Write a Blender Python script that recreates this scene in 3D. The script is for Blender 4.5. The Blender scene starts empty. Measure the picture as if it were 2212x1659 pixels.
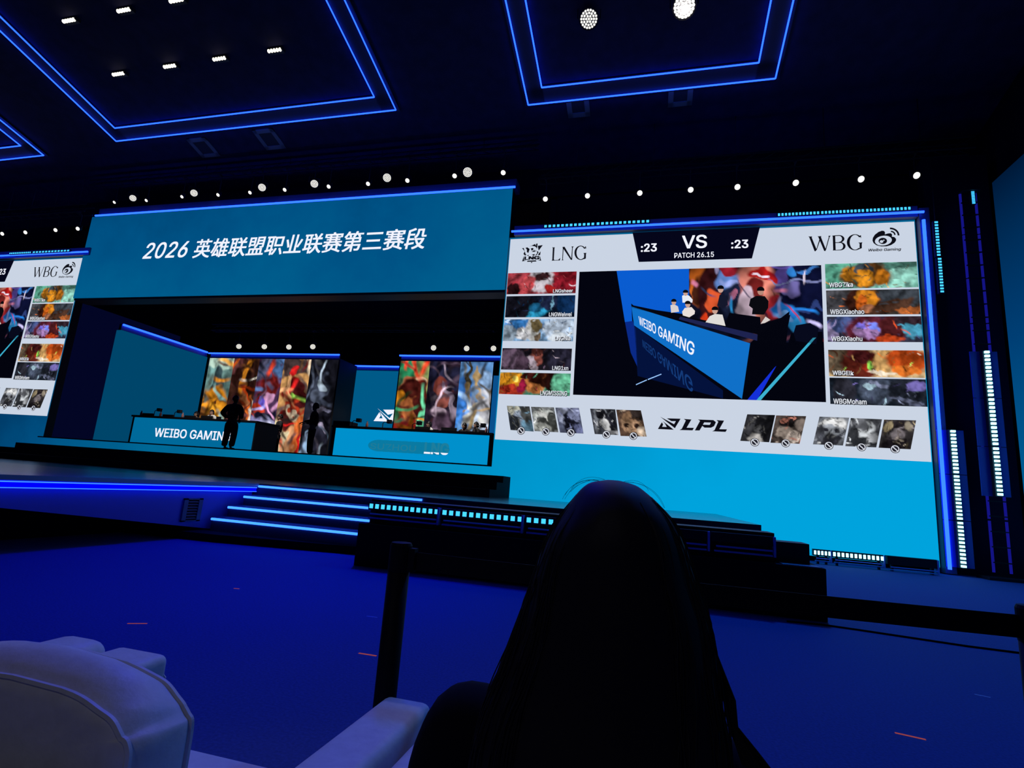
import bpy, bmesh, math, random
import numpy as np
from mathutils import Vector, Matrix

C = bpy.context.scene.collection
SC = bpy.context.scene
PI = math.pi
random.seed(7)

# ------------------------------------------------------------------ camera
FPX = 1168.332
ROT = [[0.9680317214438106, 0.23999464072299245, 0.07291885011966702],
       [0.024307279808515103, 0.19958588190921678, -0.9795788033082538],
       [-0.24964723596876304, 0.9500358141495309, 0.1873718479558624]]
CAM = Vector((0, 0, 1.2))
_cd = bpy.data.cameras.new('camera')
_cd.sensor_fit = 'HORIZONTAL'
_cd.sensor_width = 36.0
_cd.lens = FPX / 2212 * 36.0
_cd.clip_end = 200
_cd.clip_start = 0.05
cam = bpy.data.objects.new('camera', _cd)
C.objects.link(cam)
_r, _d, _f = ROT
cam.matrix_world = Matrix(((_r[0], -_d[0], -_f[0], CAM.x), (_r[1], -_d[1], -_f[1], CAM.y),
                           (_r[2], -_d[2], -_f[2], CAM.z), (0, 0, 0, 1)))
SC.camera = cam
# ------------------------------------------------------------------ world and exposure
_w = bpy.data.worlds.new('world')
SC.world = _w
_w.use_nodes = True
_w.node_tree.nodes['Background'].inputs[0].default_value = (0.001, 0.002, 0.02, 1)
_w.node_tree.nodes['Background'].inputs[1].default_value = 0.9
SC.view_settings.view_transform = 'Standard'
SC.view_settings.look = 'None'
SC.view_settings.exposure = 0.0
SC.view_settings.gamma = 1.0
SC.view_settings.use_curve_mapping = False


def lamp(name, kind, loc, target, energy, color, size=0.2, spot=None, blend=0.6, label=None):
    l = bpy.data.lights.new(name, kind)
    l.energy = energy
    l.color = color
    if kind == 'SPOT':
        l.spot_size = math.radians(spot or 60)
        l.spot_blend = blend
        l.shadow_soft_size = size
    elif kind == 'AREA':
        l.shape = 'RECTANGLE'
        l.size, l.size_y = size
    else:
        l.shadow_soft_size = size
    o = bpy.data.objects.new(name, l)
    C.objects.link(o)
    o.location = loc
    o.rotation_euler = (Vector(target) - Vector(loc)).to_track_quat('-Z', 'Y').to_euler()
    return o


# lamps in the ceiling frame, plus added fills for floor, chairs and stage
lamp('house_lamp', 'SPOT', (-1.71, 11.2, 12.1), (-0.9, 1.0, 0.5), 330, (1.0, 0.95, 0.85), 0.2, 14)
lamp('house_lamp', 'SPOT', (0.53, 11.2, 12.1), (-1.2, 0.9, 0.5), 120, (1.0, 0.95, 0.85), 0.2, 14)
lamp('added_blue_fill', 'SPOT', (-6.0, 12.0, 10.5), (-4.6, 6.5, 0.0), 4200, (0.0, 0.001, 1.0), 0.3, 40, 1.0)  # added from above, stands in for blue spilling off the step strips
lamp('added_blue_fill', 'SPOT', (-6.0, 12.0, 10.6), (-3.0, 4.6, 0.0), 1050, (0.0, 0.004, 1.0), 0.3, 85, 1.0)  # further added blue fills for floor and chairs, no fixture there
lamp('added_blue_fill', 'SPOT', (3.0, 13.0, 10.5), (4.2, 8.0, 0.0), 2800, (0.004, 0.16, 1.0), 0.3, 95, 1.0)
lamp('added_blue_fill', 'SPOT', (-4.0, 9.0, 11.5), (-1.0, 1.2, 0.4), 1500, (0.02, 0.02, 1.0), 0.3, 60, 1.0)
lamp('frame_lamp', 'POINT', (-1.71, 11.0, 12.25), (0, 0, 0), 22, (1.0, 0.9, 0.8), 0.12)
lamp('frame_lamp', 'POINT', (0.53, 11.0, 12.2), (0, 0, 0), 32, (1.0, 0.9, 0.8), 0.12)
lamp('unseen_hall_fill', 'SPOT', (-2.0, -3.4, 7.0), (-1.3, 0.85, 0.5), 120, (0.75, 0.75, 1.0), 0.3, 34, 0.8)  # added unseen light behind the camera, brightens the chair backs
lamp('hidden_stage_fill', 'SPOT', (-15.0, 16.4, 9.6), (-16.2, 19.6, 2.9), 2200, (1.0, 0.95, 0.88), 0.2, 60)  # added spots hidden behind the header to light the people at the desks
lamp('hidden_stage_fill', 'SPOT', (-7.5, 16.4, 9.6), (-7.0, 18.4, 3.0), 2200, (1.0, 0.95, 0.88), 0.2, 60)


# ------------------------------------------------------------------ picture-to-place helpers
def ray(x, y):
    a, b = (x - 1106) / FPX, (y - 829.5) / FPX
    return Vector([ROT[0][i] * a + ROT[1][i] * b + ROT[2][i] for i in range(3)])


def P(x, y, Y=None, Z=None, X=None):
    r = ray(x, y)
    if Y is not None:
        t = (Y - CAM.y) / r.y
    elif Z is not None:
        t = (Z - CAM.z) / r.z
    else:
        t = (X - CAM.x) / r.x
    return CAM + r * t


CEIL_A, CEIL_S = 12.19 + 0.241 * 13.0, -0.241      # sloped ceiling: z = A + S*Y


def PC(x, y, off=0.0):
    r = ray(x, y)
    t = (CEIL_A + off - CAM.z) / (r.z - CEIL_S * r.y)
    return CAM + r * t


def cz(y):
    return CEIL_A + CEIL_S * y


def lin(c):
    c = c / 255.0
    return c / 12.92 if c <= 0.04045 else ((c + 0.055) / 1.055) ** 2.4


def hexc(h):
    return tuple(lin(int(h[i:i + 2], 16)) for i in (0, 2, 4))


# ------------------------------------------------------------------ materials
_mats = {}


def dif(name, rgb, rough=0.6, spec=0.3, metal=0.0, noise=0.0, nscale=40, bump=0.0):
    if name in _mats:
        return _mats[name]
    m = bpy.data.materials.new(name)
    m.use_nodes = True
    nt = m.node_tree
    b = nt.nodes['Principled BSDF']
    b.inputs['Base Color'].default_value = (*rgb, 1)
    b.inputs['Roughness'].default_value = rough
    b.inputs['Specular IOR Level'].default_value = spec
    b.inputs['Metallic'].default_value = metal
    if noise or bump:
        tc = nt.nodes.new('ShaderNodeTexCoord')
        n = nt.nodes.new('ShaderNodeTexNoise')
        n.inputs['Scale'].default_value = nscale
        n.inputs['Detail'].default_value = 5
        nt.links.new(tc.outputs['Object'], n.inputs['Vector'])
        if noise:
            r = nt.nodes.new('ShaderNodeValToRGB')
            r.color_ramp.elements[0].position = 0.3
            r.color_ramp.elements[1].position = 0.7
            r.color_ramp.elements[0].color = (*[c * (1 - noise) for c in rgb], 1)
            r.color_ramp.elements[1].color = (*[min(1, c * (1 + noise)) for c in rgb], 1)
            nt.links.new(n.outputs['Fac'], r.inputs['Fac'])
            nt.links.new(r.outputs['Color'], b.inputs['Base Color'])
        if bump:
            bp = nt.nodes.new('ShaderNodeBump')
            bp.inputs['Strength'].default_value = bump
            bp.inputs['Distance'].default_value = 0.02
            nt.links.new(n.outputs['Fac'], bp.inputs['Height'])
            nt.links.new(bp.outputs['Normal'], b.inputs['Normal'])
    _mats[name] = m
    return m


def emi(name, rgb, strength=1.0):
    if name in _mats:
        return _mats[name]
    m = bpy.data.materials.new(name)
    m.use_nodes = True
    nt = m.node_tree
    nt.nodes.remove(nt.nodes['Principled BSDF'])
    e = nt.nodes.new('ShaderNodeEmission')
    e.inputs[0].default_value = (*rgb, 1)
    e.inputs[1].default_value = strength
    nt.links.new(e.outputs[0], nt.nodes['Material Output'].inputs[0])
    _mats[name] = m
    return m


def scr(h, s=1.0):
    """light-emitting screen pixel colour"""
    return emi('screen_' + h, hexc(h), s)


def attr_screen():
    if 'screen_picture' in _mats:
        return _mats['screen_picture']
    m = emi('screen_picture', (1, 1, 1), 1)
    nt = m.node_tree
    a = nt.nodes.new('ShaderNodeAttribute')
    a.attribute_name = 'Col'
    e = [n for n in nt.nodes if n.type == 'EMISSION'][0]
    nt.links.new(a.outputs['Color'], e.inputs[0])
    return m


def teal_screen():
    """teal backdrop picture shown by the LED walls (a mottled teal image, deeper blue at the top)"""
    if 'screen_teal' in _mats:
        return _mats['screen_teal']
    m = emi('screen_teal', (0, .2, .4), 1)
    nt = m.node_tree
    e = [n for n in nt.nodes if n.type == 'EMISSION'][0]
    g = nt.nodes.new('ShaderNodeNewGeometry')
    sep = nt.nodes.new('ShaderNodeSeparateXYZ')
    nt.links.new(g.outputs['Position'], sep.inputs[0])
    n = nt.nodes.new('ShaderNodeTexNoise')
    n.inputs['Scale'].default_value = 0.22
    n.inputs['Detail'].default_value = 6
    n.inputs['Roughness'].default_value = 0.6
    nt.links.new(g.outputs['Position'], n.inputs['Vector'])

    def math_(op, a, b=None, c=None):
        q = nt.nodes.new('ShaderNodeMath')
        q.operation = op
        for i, v in enumerate((a, b, c)):
            if v is None:
                continue
            if isinstance(v, (int, float)):
                q.inputs[i].default_value = v
            else:
                nt.links.new(v, q.inputs[i])
        return q.outputs[0]
    # brightness of the shown image: grows to the right and downwards
    fx = nt.nodes.new('ShaderNodeMapRange')
    fx.inputs[1].default_value = -26
    fx.inputs[2].default_value = 3
    fx.inputs[3].default_value = -0.45
    fx.inputs[4].default_value = 0.62
    nt.links.new(sep.outputs[0], fx.inputs[0])
    fz = nt.nodes.new('ShaderNodeMapRange')
    fz.inputs[1].default_value = 10.4
    fz.inputs[2].default_value = 0.4
    fz.inputs[3].default_value = 0.07
    fz.inputs[4].default_value = 0.38
    nt.links.new(sep.outputs[2], fz.inputs[0])
    # header keeps an even dark tone: above z=7 the x term fades out
    hz = nt.nodes.new('ShaderNodeMapRange')
    hz.inputs[1].default_value = 2.5
    hz.inputs[2].default_value = 7.0
    hz.inputs[3].default_value = 1.0
    hz.inputs[4].default_value = 0.12
    nt.links.new(sep.outputs[2], hz.inputs[0])
    s = math_('ADD', math_('MULTIPLY', fx.outputs[0], hz.outputs[0]), fz.outputs[0])
    s = math_('ADD', s, 0.10)
    nn = math_('SUBTRACT', n.outputs['Fac'], 0.5)
    s = math_('ADD', s, math_('MULTIPLY', nn, 0.30))
    r = nt.nodes.new('ShaderNodeValToRGB')
    els = r.color_ramp.elements
    els[0].position, els[0].color = 0.0, (*hexc('002a55'), 1)
    els[1].position, els[1].color = 1.0, (*hexc('00a3dd'), 1)
    for p, h in ((0.2, '005184'), (0.5, '00739f'), (0.78, '0090c6')):
        q = els.new(p)
        q.color = (*hexc(h), 1)
    nt.links.new(s, r.inputs['Fac'])
    nt.links.new(r.outputs['Color'], e.inputs[0])
    return m


BLACK = dif('black_metal', (0.012, 0.012, 0.016), 0.55, 0.3)
MATTE = dif('black_drape', (0.006, 0.006, 0.009), 0.95, 0.05)
DARKB = dif('dark_blue_metal', (0.05, 0.05, 0.10), 0.45, 0.4)
STRIP = emi('blue_light_strip', (0.009, 0.048, 1.0), 6.0)
STEPL = emi('step_light_strip', (0.02, 0.11, 1.0), 4.5)
CYAN = emi('cyan_led', (0.05, 0.50, 1.0), 1.5)
CYANHOT = emi('bright_cyan_led', (0.25, 0.75, 1.0), 4.0)
WHITEL = emi('white_lamp_lens', (1.0, 0.97, 0.88), 1.3)
HOT = emi('hot_white_lamp_lens', (1.0, 0.96, 0.84), 6.0)


# ------------------------------------------------------------------ mesh helpers
class MB:
    def __init__(s):
        s.v, s.f = [], []

    def add(s, vs, fs):
        o = len(s.v)
        s.v += [tuple(p) for p in vs]
        s.f += [tuple(i + o for i in f) for f in fs]
        return s

    def box(s, a, b):
        (x0, y0, z0), (x1, y1, z1) = a, b
        return s.add([(x0, y0, z0), (x1, y0, z0), (x1, y1, z0), (x0, y1, z0), (x0, y0, z1), (x1, y0, z1), (x1, y1, z1), (x0, y1, z1)],
                     [(0, 3, 2, 1), (4, 5, 6, 7), (0, 1, 5, 4), (1, 2, 6, 5), (2, 3, 7, 6), (3, 0, 4, 7)])

    def tube(s, pts, r, n=8, cap=True):
        pts = [Vector(p) for p in pts]
        rs = r if isinstance(r, (list, tuple)) else [r] * len(pts)
        vs, fs = [], []
        up0 = None
        for i, p in enumerate(pts):
            d = (pts[min(i + 1, len(pts) - 1)] - pts[max(i - 1, 0)]).normalized()
            if up0 is None:
                up0 = Vector((0, 0, 1)) if abs(d.z) < 0.9 else Vector((1, 0, 0))
            a = d.cross(up0).normalized()
            b = a.cross(d).normalized()
            up0 = b
            for k in range(n):
                t = 2 * PI * k / n
                vs.append(p + (a * math.cos(t) + b * math.sin(t)) * rs[i])
        for i in range(len(pts) - 1):
            for k in range(n):
                fs.append((i * n + k, i * n + (k + 1) % n, (i + 1) * n + (k + 1) % n, (i + 1) * n + k))
        if cap:
            fs.append(tuple(range(n - 1, -1, -1)))
            fs.append(tuple(range((len(pts) - 1) * n, len(pts) * n)))
        return s.add(vs, fs)

    def ell(s, c, r, nu=14, nv=9, M=None):
        c = Vector(c)
        r = (r, r, r) if isinstance(r, (int, float)) else r
        vs, fs = [], []
        for j in range(nv + 1):
            ph = PI * j / nv
            for i in range(nu):
                th = 2 * PI * i / nu
                q = Vector((r[0] * math.sin(ph) * math.cos(th), r[1] * math.sin(ph) * math.sin(th), r[2] * math.cos(ph)))
                vs.append(c + (M @ q if M else q))
        for j in range(nv):
            for i in range(nu):
                fs.append((j * nu + i, (j + 1) * nu + i, (j + 1) * nu + (i + 1) % nu, j * nu + (i + 1) % nu))
        return s.add(vs, fs)

    def prism(s, poly, d):
        """extrude a closed 3d polygon by vector d"""
        n = len(poly)
        d = Vector(d)
        vs = [Vector(p) for p in poly] + [Vector(p) + d for p in poly]
        fs = [tuple(range(n)), tuple(range(2 * n - 1, n - 1, -1))]
        fs += [(i, i + n, (i + 1) % n + n, (i + 1) % n) for i in range(n)]
        return s.add(vs, fs)

    def rings(s, rows, close=True, cap=True):
        n = len(rows[0])
        vs = [p for r in rows for p in r]
        fs = []
        for j in range(len(rows) - 1):
            for i in range(n if close else n - 1):
                fs.append((j * n + i, j * n + (i + 1) % n, (j + 1) * n + (i + 1) % n, (j + 1) * n + i))
        if cap and close:
            fs.append(tuple(range(n - 1, -1, -1)))
            fs.append(tuple(range((len(rows) - 1) * n, len(rows) * n)))
        return s.add(vs, fs)

    def build(s, name, mat, parent=None, smooth=False, bevel=0.0):
        me = bpy.data.meshes.new(name)
        off = wloc(parent)
        me.from_pydata([(p[0] - off.x, p[1] - off.y, p[2] - off.z) for p in s.v], [], s.f)
        bm = bmesh.new()
        bm.from_mesh(me)
        bmesh.ops.recalc_face_normals(bm, faces=bm.faces)
        if bevel:
            bmesh.ops.bevel(bm, geom=list(bm.edges), offset=bevel, segments=2, affect='EDGES', profile=0.5)
        bm.to_mesh(me)
        bm.free()
        me.materials.append(mat)
        if smooth:
            for p in me.polygons:
                p.use_smooth = True
        o = bpy.data.objects.new(name, me)
        C.objects.link(o)
        if parent:
            o.parent = parent
        return o


def wloc(o):
    v = Vector((0, 0, 0))
    while o:
        v += o.location
        o = o.parent
    return v


def box(name, a, b, mat, parent=None, bevel=0.0):
    return MB().box(a, b).build(name, mat, parent, bevel=bevel)


def thing(name, loc, label, cat, group=None):
    o = bpy.data.objects.new(name, None)
    C.objects.link(o)
    o.location = loc
    o.empty_display_size = 0.1
    return tag(o, label, cat, group)


def tag(o, label, cat, group=None, kind=None):
    if label:
        o['label'] = label
    if cat:
        o['category'] = cat
    if group:
        o['group'] = group
    if kind:
        o['kind'] = kind
    return o


def struct(o):
    o['kind'] = 'structure'
    return o


def copy_tree(o, dx=0, dy=0, dz=0, label=None, parent=None):
    c = o.copy()
    C.objects.link(c)
    if parent:
        c.parent = parent
    else:
        c.location = Vector(o.location) + Vector((dx, dy, dz))
        if label:
            c['label'] = label
    for ch in list(o.children):
        copy_tree(ch, parent=c)
    return c


ORD = ['first', 'second', 'third', 'fourth', 'fifth', 'sixth', 'seventh', 'eighth', 'ninth', 'tenth', 'eleventh', 'twelfth', 'thirteenth']


# ------------------------------------------------------------------ flat pictures and lettering on screens
def flat(name, polys, Y, mat, parent=None):
    """polys: lists of (X, Z) points on the plane y=Y"""
    me = bpy.data.meshes.new(name)
    off = wloc(parent)
    vs, fs = [], []
    for p in polys:
        o = len(vs)
        vs += [(x - off.x, Y - off.y, z - off.z) for x, z in p]
        fs.append(tuple(range(o, o + len(p))))
    me.from_pydata(vs, [], fs)
    bm = bmesh.new()
    bm.from_mesh(me)
    bmesh.ops.triangulate(bm, faces=bm.faces)
    bm.to_mesh(me)
    bm.free()
    me.materials.append(mat)
    ob = bpy.data.objects.new(name, me)
    C.objects.link(ob)
    if parent:
        ob.parent = parent
    return ob


def rect(x0, z0, x1, z1):
    return [(x0, z0), (x1, z0), (x1, z1), (x0, z1)]


def disc(x, z, rx, rz=None, n=24, a0=0, a1=2 * PI):
    rz = rz or rx
    return [(x + rx * math.cos(a0 + (a1 - a0) * k / n), z + rz * math.sin(a0 + (a1 - a0) * k / n)) for k in range(n)]


def ringpolys(x, z, r0, r1, n=24, a0=0, a1=2 * PI, e=1.0):
    out = []
    for k in range(n):
        t0, t1 = a0 + (a1 - a0) * k / n, a0 + (a1 - a0) * (k + 1) / n
        out.append([(x + r0 * math.cos(t0), z + e * r0 * math.sin(t0)), (x + r1 * math.cos(t0), z + e * r1 * math.sin(t0)),
                    (x + r1 * math.cos(t1), z + e * r1 * math.sin(t1)), (x + r0 * math.cos(t1), z + e * r0 * math.sin(t1))])
    return out


try:                                     # Blender's own bundled sans serif; its built-in font otherwise
    import os
    SANS = bpy.data.fonts.load(os.path.join(bpy.utils.system_resource('DATAFILES', path='fonts'), 'Inter.woff2'))
except Exception:
    SANS = None


def glyphs(s, bold=0.0, shear=0.0, space=1.0):
    """outline lettering as flat faces in a unit box; bolder strokes come from shifted copies"""
    cu = bpy.data.curves.new('lettering', 'FONT')
    cu.body = s
    if SANS and all(ord(c) < 128 for c in s):
        cu.font = SANS
    cu.size = 1.0
    cu.shear = shear
    cu.space_character = space
    cu.resolution_u = 4
    ob = bpy.data.objects.new('lettering', cu)
    C.objects.link(ob)
    bpy.context.view_layer.update()
    dg = bpy.context.evaluated_depsgraph_get()
    me = bpy.data.meshes.new_from_object(ob.evaluated_get(dg))
    v = np.array([p.co[:2] for p in me.vertices])
    f = [tuple(p.vertices) for p in me.polygons]
    bpy.data.objects.remove(ob)
    bpy.data.curves.remove(cu)
    bpy.data.meshes.remove(me)
    if bold:
        n = len(v)
        v = np.concatenate([v + np.array([dx, dy]) * bold for dx, dy in ((0, 0), (-1, -.7), (1, -.7), (-1, .7), (1, .7))])
        f = [tuple(i + k * n for i in q) for k in range(5) for q in f]
    lo, hi = v.min(0), v.max(0)
    return (v - lo) / (hi - lo), f


def lettering(name, s, fn, mat, parent=None, bold=0.0, shear=0.0, space=1.0):
    """fn maps (u, v) in the lettering's box to a place"""
    v, f = glyphs(s, bold, shear, space)
    return MBflat(name, [fn(a, b) for a, b in v], f, mat, parent)


def MBflat(name, vs, fs, mat, parent=None, cols=None):
    me = bpy.data.meshes.new(name)
    off = wloc(parent)
    me.from_pydata([(p[0] - off.x, p[1] - off.y, p[2] - off.z) for p in vs], [], fs)
    if cols is not None:
        a = me.color_attributes.new('Col', 'FLOAT_COLOR', 'POINT')
        a.data.foreach_set('color', np.concatenate([cols, np.ones((len(cols), 1))], 1).astype(np.float32).ravel())
    me.materials.append(mat)
    o = bpy.data.objects.new(name, me)
    C.objects.link(o)
    if parent:
        o.parent = parent
    return o


def inrect(x0, z0, x1, z1, Y):
    return lambda u, v: (x0 + (x1 - x0) * u, Y, z0 + (z1 - z0) * v)


def inquad(q, Y):
    """q: bottom-left, bottom-right, top-right, top-left as (X, Z): projective map of the unit square"""
    (x0, y0), (x1, y1), (x2, y2), (x3, y3) = q
    dx1, dx2, dx3 = x1 - x2, x3 - x2, x0 - x1 + x2 - x3
    dy1, dy2, dy3 = y1 - y2, y3 - y2, y0 - y1 + y2 - y3
    den = dx1 * dy2 - dx2 * dy1
    g = (dx3 * dy2 - dx2 * dy3) / den
    h = (dx1 * dy3 - dx3 * dy1) / den
    a, b = x1 - x0 + g * x1, x3 - x0 + h * x3
    d, e = y1 - y0 + g * y1, y3 - y0 + h * y3
    return lambda u, v: ((a * u + b * v + x0) / (g * u + h * v + 1), Y, (d * u + e * v + y0) / (g * u + h * v + 1))


def vnoise(u, v, seed):
    rs = np.random.RandomState(seed)
    g = rs.rand(64, 64)
    iu, iv = np.floor(u).astype(int), np.floor(v).astype(int)
    fu, fv = u - iu, v - iv
    fu, fv = fu * fu * (3 - 2 * fu), fv * fv * (3 - 2 * fv)
    q = lambda a, b: g[a % 64, b % 64]
    return (q(iu, iv) * (1 - fu) + q(iu + 1, iv) * fu) * (1 - fv) + (q(iu, iv + 1) * (1 - fu) + q(iu + 1, iv + 1) * fu) * fv


def paint(spec, nu, nv, seed, asp):
    """an abstract painting: soft-edged patches laid over one another. u to the right, v downwards"""
    u, v = np.meshgrid(np.linspace(0, 1, nu + 1), np.linspace(0, 1, nv + 1))
    lines = [l.split() for l in spec.split(';') if l.strip()]
    col = np.ones((nv + 1, nu + 1, 3)) * np.array(hexc(lines[0][0]))
    S = 5.0 if asp < .5 else 3.4
    w1 = (vnoise(u * S * asp, v * S, seed) - .5) * .16 + (vnoise(u * S * 3 * asp, v * S * 3, seed + 1) - .5) * .10
    w2 = (vnoise(u * S * asp + 9, v * S, seed + 2) - .5) * .16 + (vnoise(u * S * 3 * asp + 5, v * S * 3, seed + 3) - .5) * .10
    for l in lines[1:]:
        cu, cv, ru, rv, ang = [float(t) for t in l[:5]]
        soft = float(l[6]) if len(l) > 6 else 0.22
        a = math.radians(ang)
        du, dv = (u + w1 / max(asp, .3) * .8 - cu) * asp, v + w2 - cv
        x = (du * math.cos(a) + dv * math.sin(a)) / (ru * asp)
        y = (-du * math.sin(a) + dv * math.cos(a)) / rv
        m = np.clip((1 - np.sqrt(x * x + y * y)) / soft + .5, 0, 1)[..., None]
        col = col * (1 - m) + np.array(hexc(l[5])) * m
    rs = np.random.RandomState(seed + 50)
    pal = [np.array(hexc(l[5])) for l in lines[1:]]
    for k in range(22):                  # brush strokes
        c0 = pal[rs.randint(len(pal))] * (1.7 if rs.rand() < .5 else .25)
        a, r0 = rs.rand() * 2 * PI, .12 + .5 * rs.rand()
        px, py = rs.rand(), rs.rand()
        x, y = (u - px) * asp + w1 * .25 - r0 * math.cos(a), v - py + w2 * .25 - r0 * math.sin(a)
        d = np.abs(np.sqrt(x * x + y * y) - r0)
        along = np.abs((np.arctan2(y, x) - a - PI + PI) % (2 * PI) - PI) * r0
        L, wd = .06 + .16 * rs.rand(), .008 + .018 * rs.rand()
        m = np.clip(1.4 - d / wd, 0, 1) * np.clip((L - along) / L * 2, 0, 1) * .85
        col = col * (1 - m[..., None]) + c0 * m[..., None]
    q = 1.0 if asp < .5 else .36
    st = vnoise((u * 15 * asp + v * 7) * q + w1 * 20 * q, (v * 8 - u * 5) * q, seed + 4) * .6 + vnoise(u * 30 * asp * q + w2 * 25 * q, v * 26 * q, seed + 5) * .3 + vnoise(u * 55 * asp * q, v * 55 * q, seed + 6) * .1
    st = np.clip((st - .5) * 1.7 + .5, 0, 1)
    col = col * (0.32 + 1.15 * st[..., None] ** 1.2)
    return col.reshape(-1, 3)


def picture(name, fn, spec, nu, nv, seed, asp, parent=None):
    cols = paint(spec, nu, nv, seed, asp)
    vs = [fn(i / nu, 1 - j / nv) for j in range(nv + 1) for i in range(nu + 1)]
    fs = [(j * (nu + 1) + i, j * (nu + 1) + i + 1, (j + 1) * (nu + 1) + i + 1, (j + 1) * (nu + 1) + i) for j in range(nv) for i in range(nu)]
    return MBflat(name, vs, fs, attr_screen(), parent, cols)

# ================================================================== THE SETTING
SZ = 1.74         # height of the stage floor
W = 14.9          # plane of the LED walls
FLOORM = dif('carpet', (0.045, 0.075, 0.21), 0.85, 0.15, noise=0.18, nscale=60, bump=0.15)
CEILM = dif('black_ceiling', (0.022, 0.022, 0.075), 0.8, 0.2, noise=0.2, nscale=3)
WALLM = dif('dark_wall', (0.010, 0.010, 0.018), 0.9, 0.1)
struct(box('floor', (-34, -4, -0.1), (14, 32, 0.0), FLOORM))
struct(MB().prism([(-34, -4, cz(-4)), (8.6, -4, cz(-4)), (8.6, 15.9, cz(15.9)), (-34, 15.9, cz(15.9))], (0, 0, 0.2)).build('ceiling', CEILM))
struct(box('wall_back', (-34, 15.7, 10.5), (8.6, 15.9, cz(15.7)), WALLM))
struct(box('wall_recess_back', (-34, 31.6, 0), (14, 31.8, 11), WALLM))
struct(box('wall_recess_top', (-34, 15.9, 10.4), (8.6, 31.6, 10.6), WALLM))
struct(box('wall_recess_right', (-3.3, 15.7, 0), (-3.1, 31.6, 10.4), WALLM))
struct(box('wall_right', (8.45, -4, 0), (8.6, 15.9, cz(-4)), WALLM))
struct(box('wall_back_right', (-3.1, 15.75, 0), (8.45, 15.9, 10.5), WALLM))

# ================================================================== LED WALLS
TEAL = teal_screen()
INK = scr('0d0d16')
PAPER = scr('ccd6e6', 0.98)
NAVY = scr('05061a')
WHITE = scr('f2f4ff')


def F(p, Y=W):
    q = P(p[0], p[1], Y=Y)
    return (q.x, q.z)


def zz(ox, oy, s):
    return lambda p: F((ox + p[0] / s, oy + p[1] / s))


Z7, Z8 = zz(1060, 480, 3.19), zz(1560, 440, 2.9625)
ZA, ZB, ZC, ZG = zz(1110, 500, 12.289), zz(1400, 880, 11.06), zz(1730, 480, 9.2167), zz(1440, 560, 6.144)


def qrect(z, tl, tr, br, bl):
    a, b, c, d = z(tl), z(tr), z(br), z(bl)
    return ((a[0] + d[0]) / 2, (c[1] + d[1]) / 2, (b[0] + c[0]) / 2, (a[1] + b[1]) / 2)


def brect(z, x0, y0, x1, y1, xm=None):
    """rectangle on the wall from a box in a zoomed view (corners at lower left and upper right)"""
    a, b = z((x0, (y0 + y1) / 2)), z((x1, (y0 + y1) / 2))
    c, d = z(((x0 + x1) / 2, y1)), z(((x0 + x1) / 2, y0))
    return (a[0], c[1], b[0], d[1])


X0, X1, ZT, ZB_ = -4.30, 6.453, 8.67, 2.513
ls = thing('led_screen', (1.1, W, 0.1), 'giant LED screen right of the stage showing two team names above a match picture', 'screen')
box('panel', (X0 - 0.03, W, 0.12), (X1 + 0.02, W + 0.012, 8.72), TEAL, ls)
box('cabinet', (X0 - 0.03, W + 0.012, 0.12), (X1 + 0.02, W + 0.3, 8.72), BLACK, ls)
flat('white_board', [rect(X0, ZB_, X1, ZT)], W - .005, PAPER, ls)['label'] = 'white scoreboard area of the screen'
L1, L2, L3, L4 = W - .010, W - .015, W - .020, W - .025
a, b, c, d = Z7((977, 82)), Z7((1020, 275)), Z8((190, 352)), Z8((242, 157))
tb = flat('title_banner', [[(a[0], ZT + .04), b, (c[0], b[1]), (d[0], ZT + .04)]], L1, NAVY, ls)
lettering('title_text', 'VS', inrect(*brect(Z7, 1318, 90, 1490, 182), L2), WHITE, tb, bold=.014)
lettering('title_text', 'PATCH 26.15', inrect(*brect(Z7, 1265, 209, 1538, 245), L2), WHITE, tb, bold=.012)
lettering('countdown_text', ':23', inrect(*brect(Z7, 1035, 148, 1145, 205), L2), WHITE, tb, bold=.022)
lettering('countdown_text', ':23', inrect(*brect(Z8, 57, 232, 167, 287), L2), WHITE, tb, bold=.022)


def zpolys(z, polys):
    return [[z(p) for p in q] for q in polys]


def arc(z, cx, cy, ro, ri, a0, a1, n=22, dx=0):
    """crescent stroke between an outer and an inner ellipse (picture axes, y down, angles ccw)"""
    out = []
    for k in range(n):
        t0, t1 = math.radians(a0 + (a1 - a0) * k / n), math.radians(a0 + (a1 - a0) * (k + 1) / n)
        o = lambda t: z((cx + ro[0] * math.cos(t), cy - ro[1] * math.sin(t)))
        i = lambda t: z((cx + dx + ri[0] * math.cos(t), cy - ri[1] * math.sin(t)))
        out.append([o(t0), o(t1), i(t1), i(t0)])
    return out


# team name with thick and thin strokes: L N G
flat('team_name', zpolys(ZA, [
    [(1020, 425), (1092, 425), (1080, 450), (1064, 738), (1076, 764), (1180, 757), (1234, 703), (1226, 772), (1003, 780), (1022, 750), (1035, 450)],
    [(1292, 416), (1322, 440), (1305, 745), (1322, 768), (1266, 771), (1286, 745), (1300, 440)],
    [(1285, 418), (1347, 408), (1552, 757), (1512, 757)],
    [(1530, 402), (1590, 399), (1566, 435), (1549, 757), (1526, 720), (1546, 435)],
    [(1845, 577), (1930, 570), (1916, 600), (1913, 722), (1860, 742), (1868, 605)],
    [(1893, 395), (1920, 410), (1916, 472), (1890, 430)]]) +
    arc(ZA, 1775, 570, (166, 190), (112, 170), 38, 310, 30, dx=2), L1, INK, ls)
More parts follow.
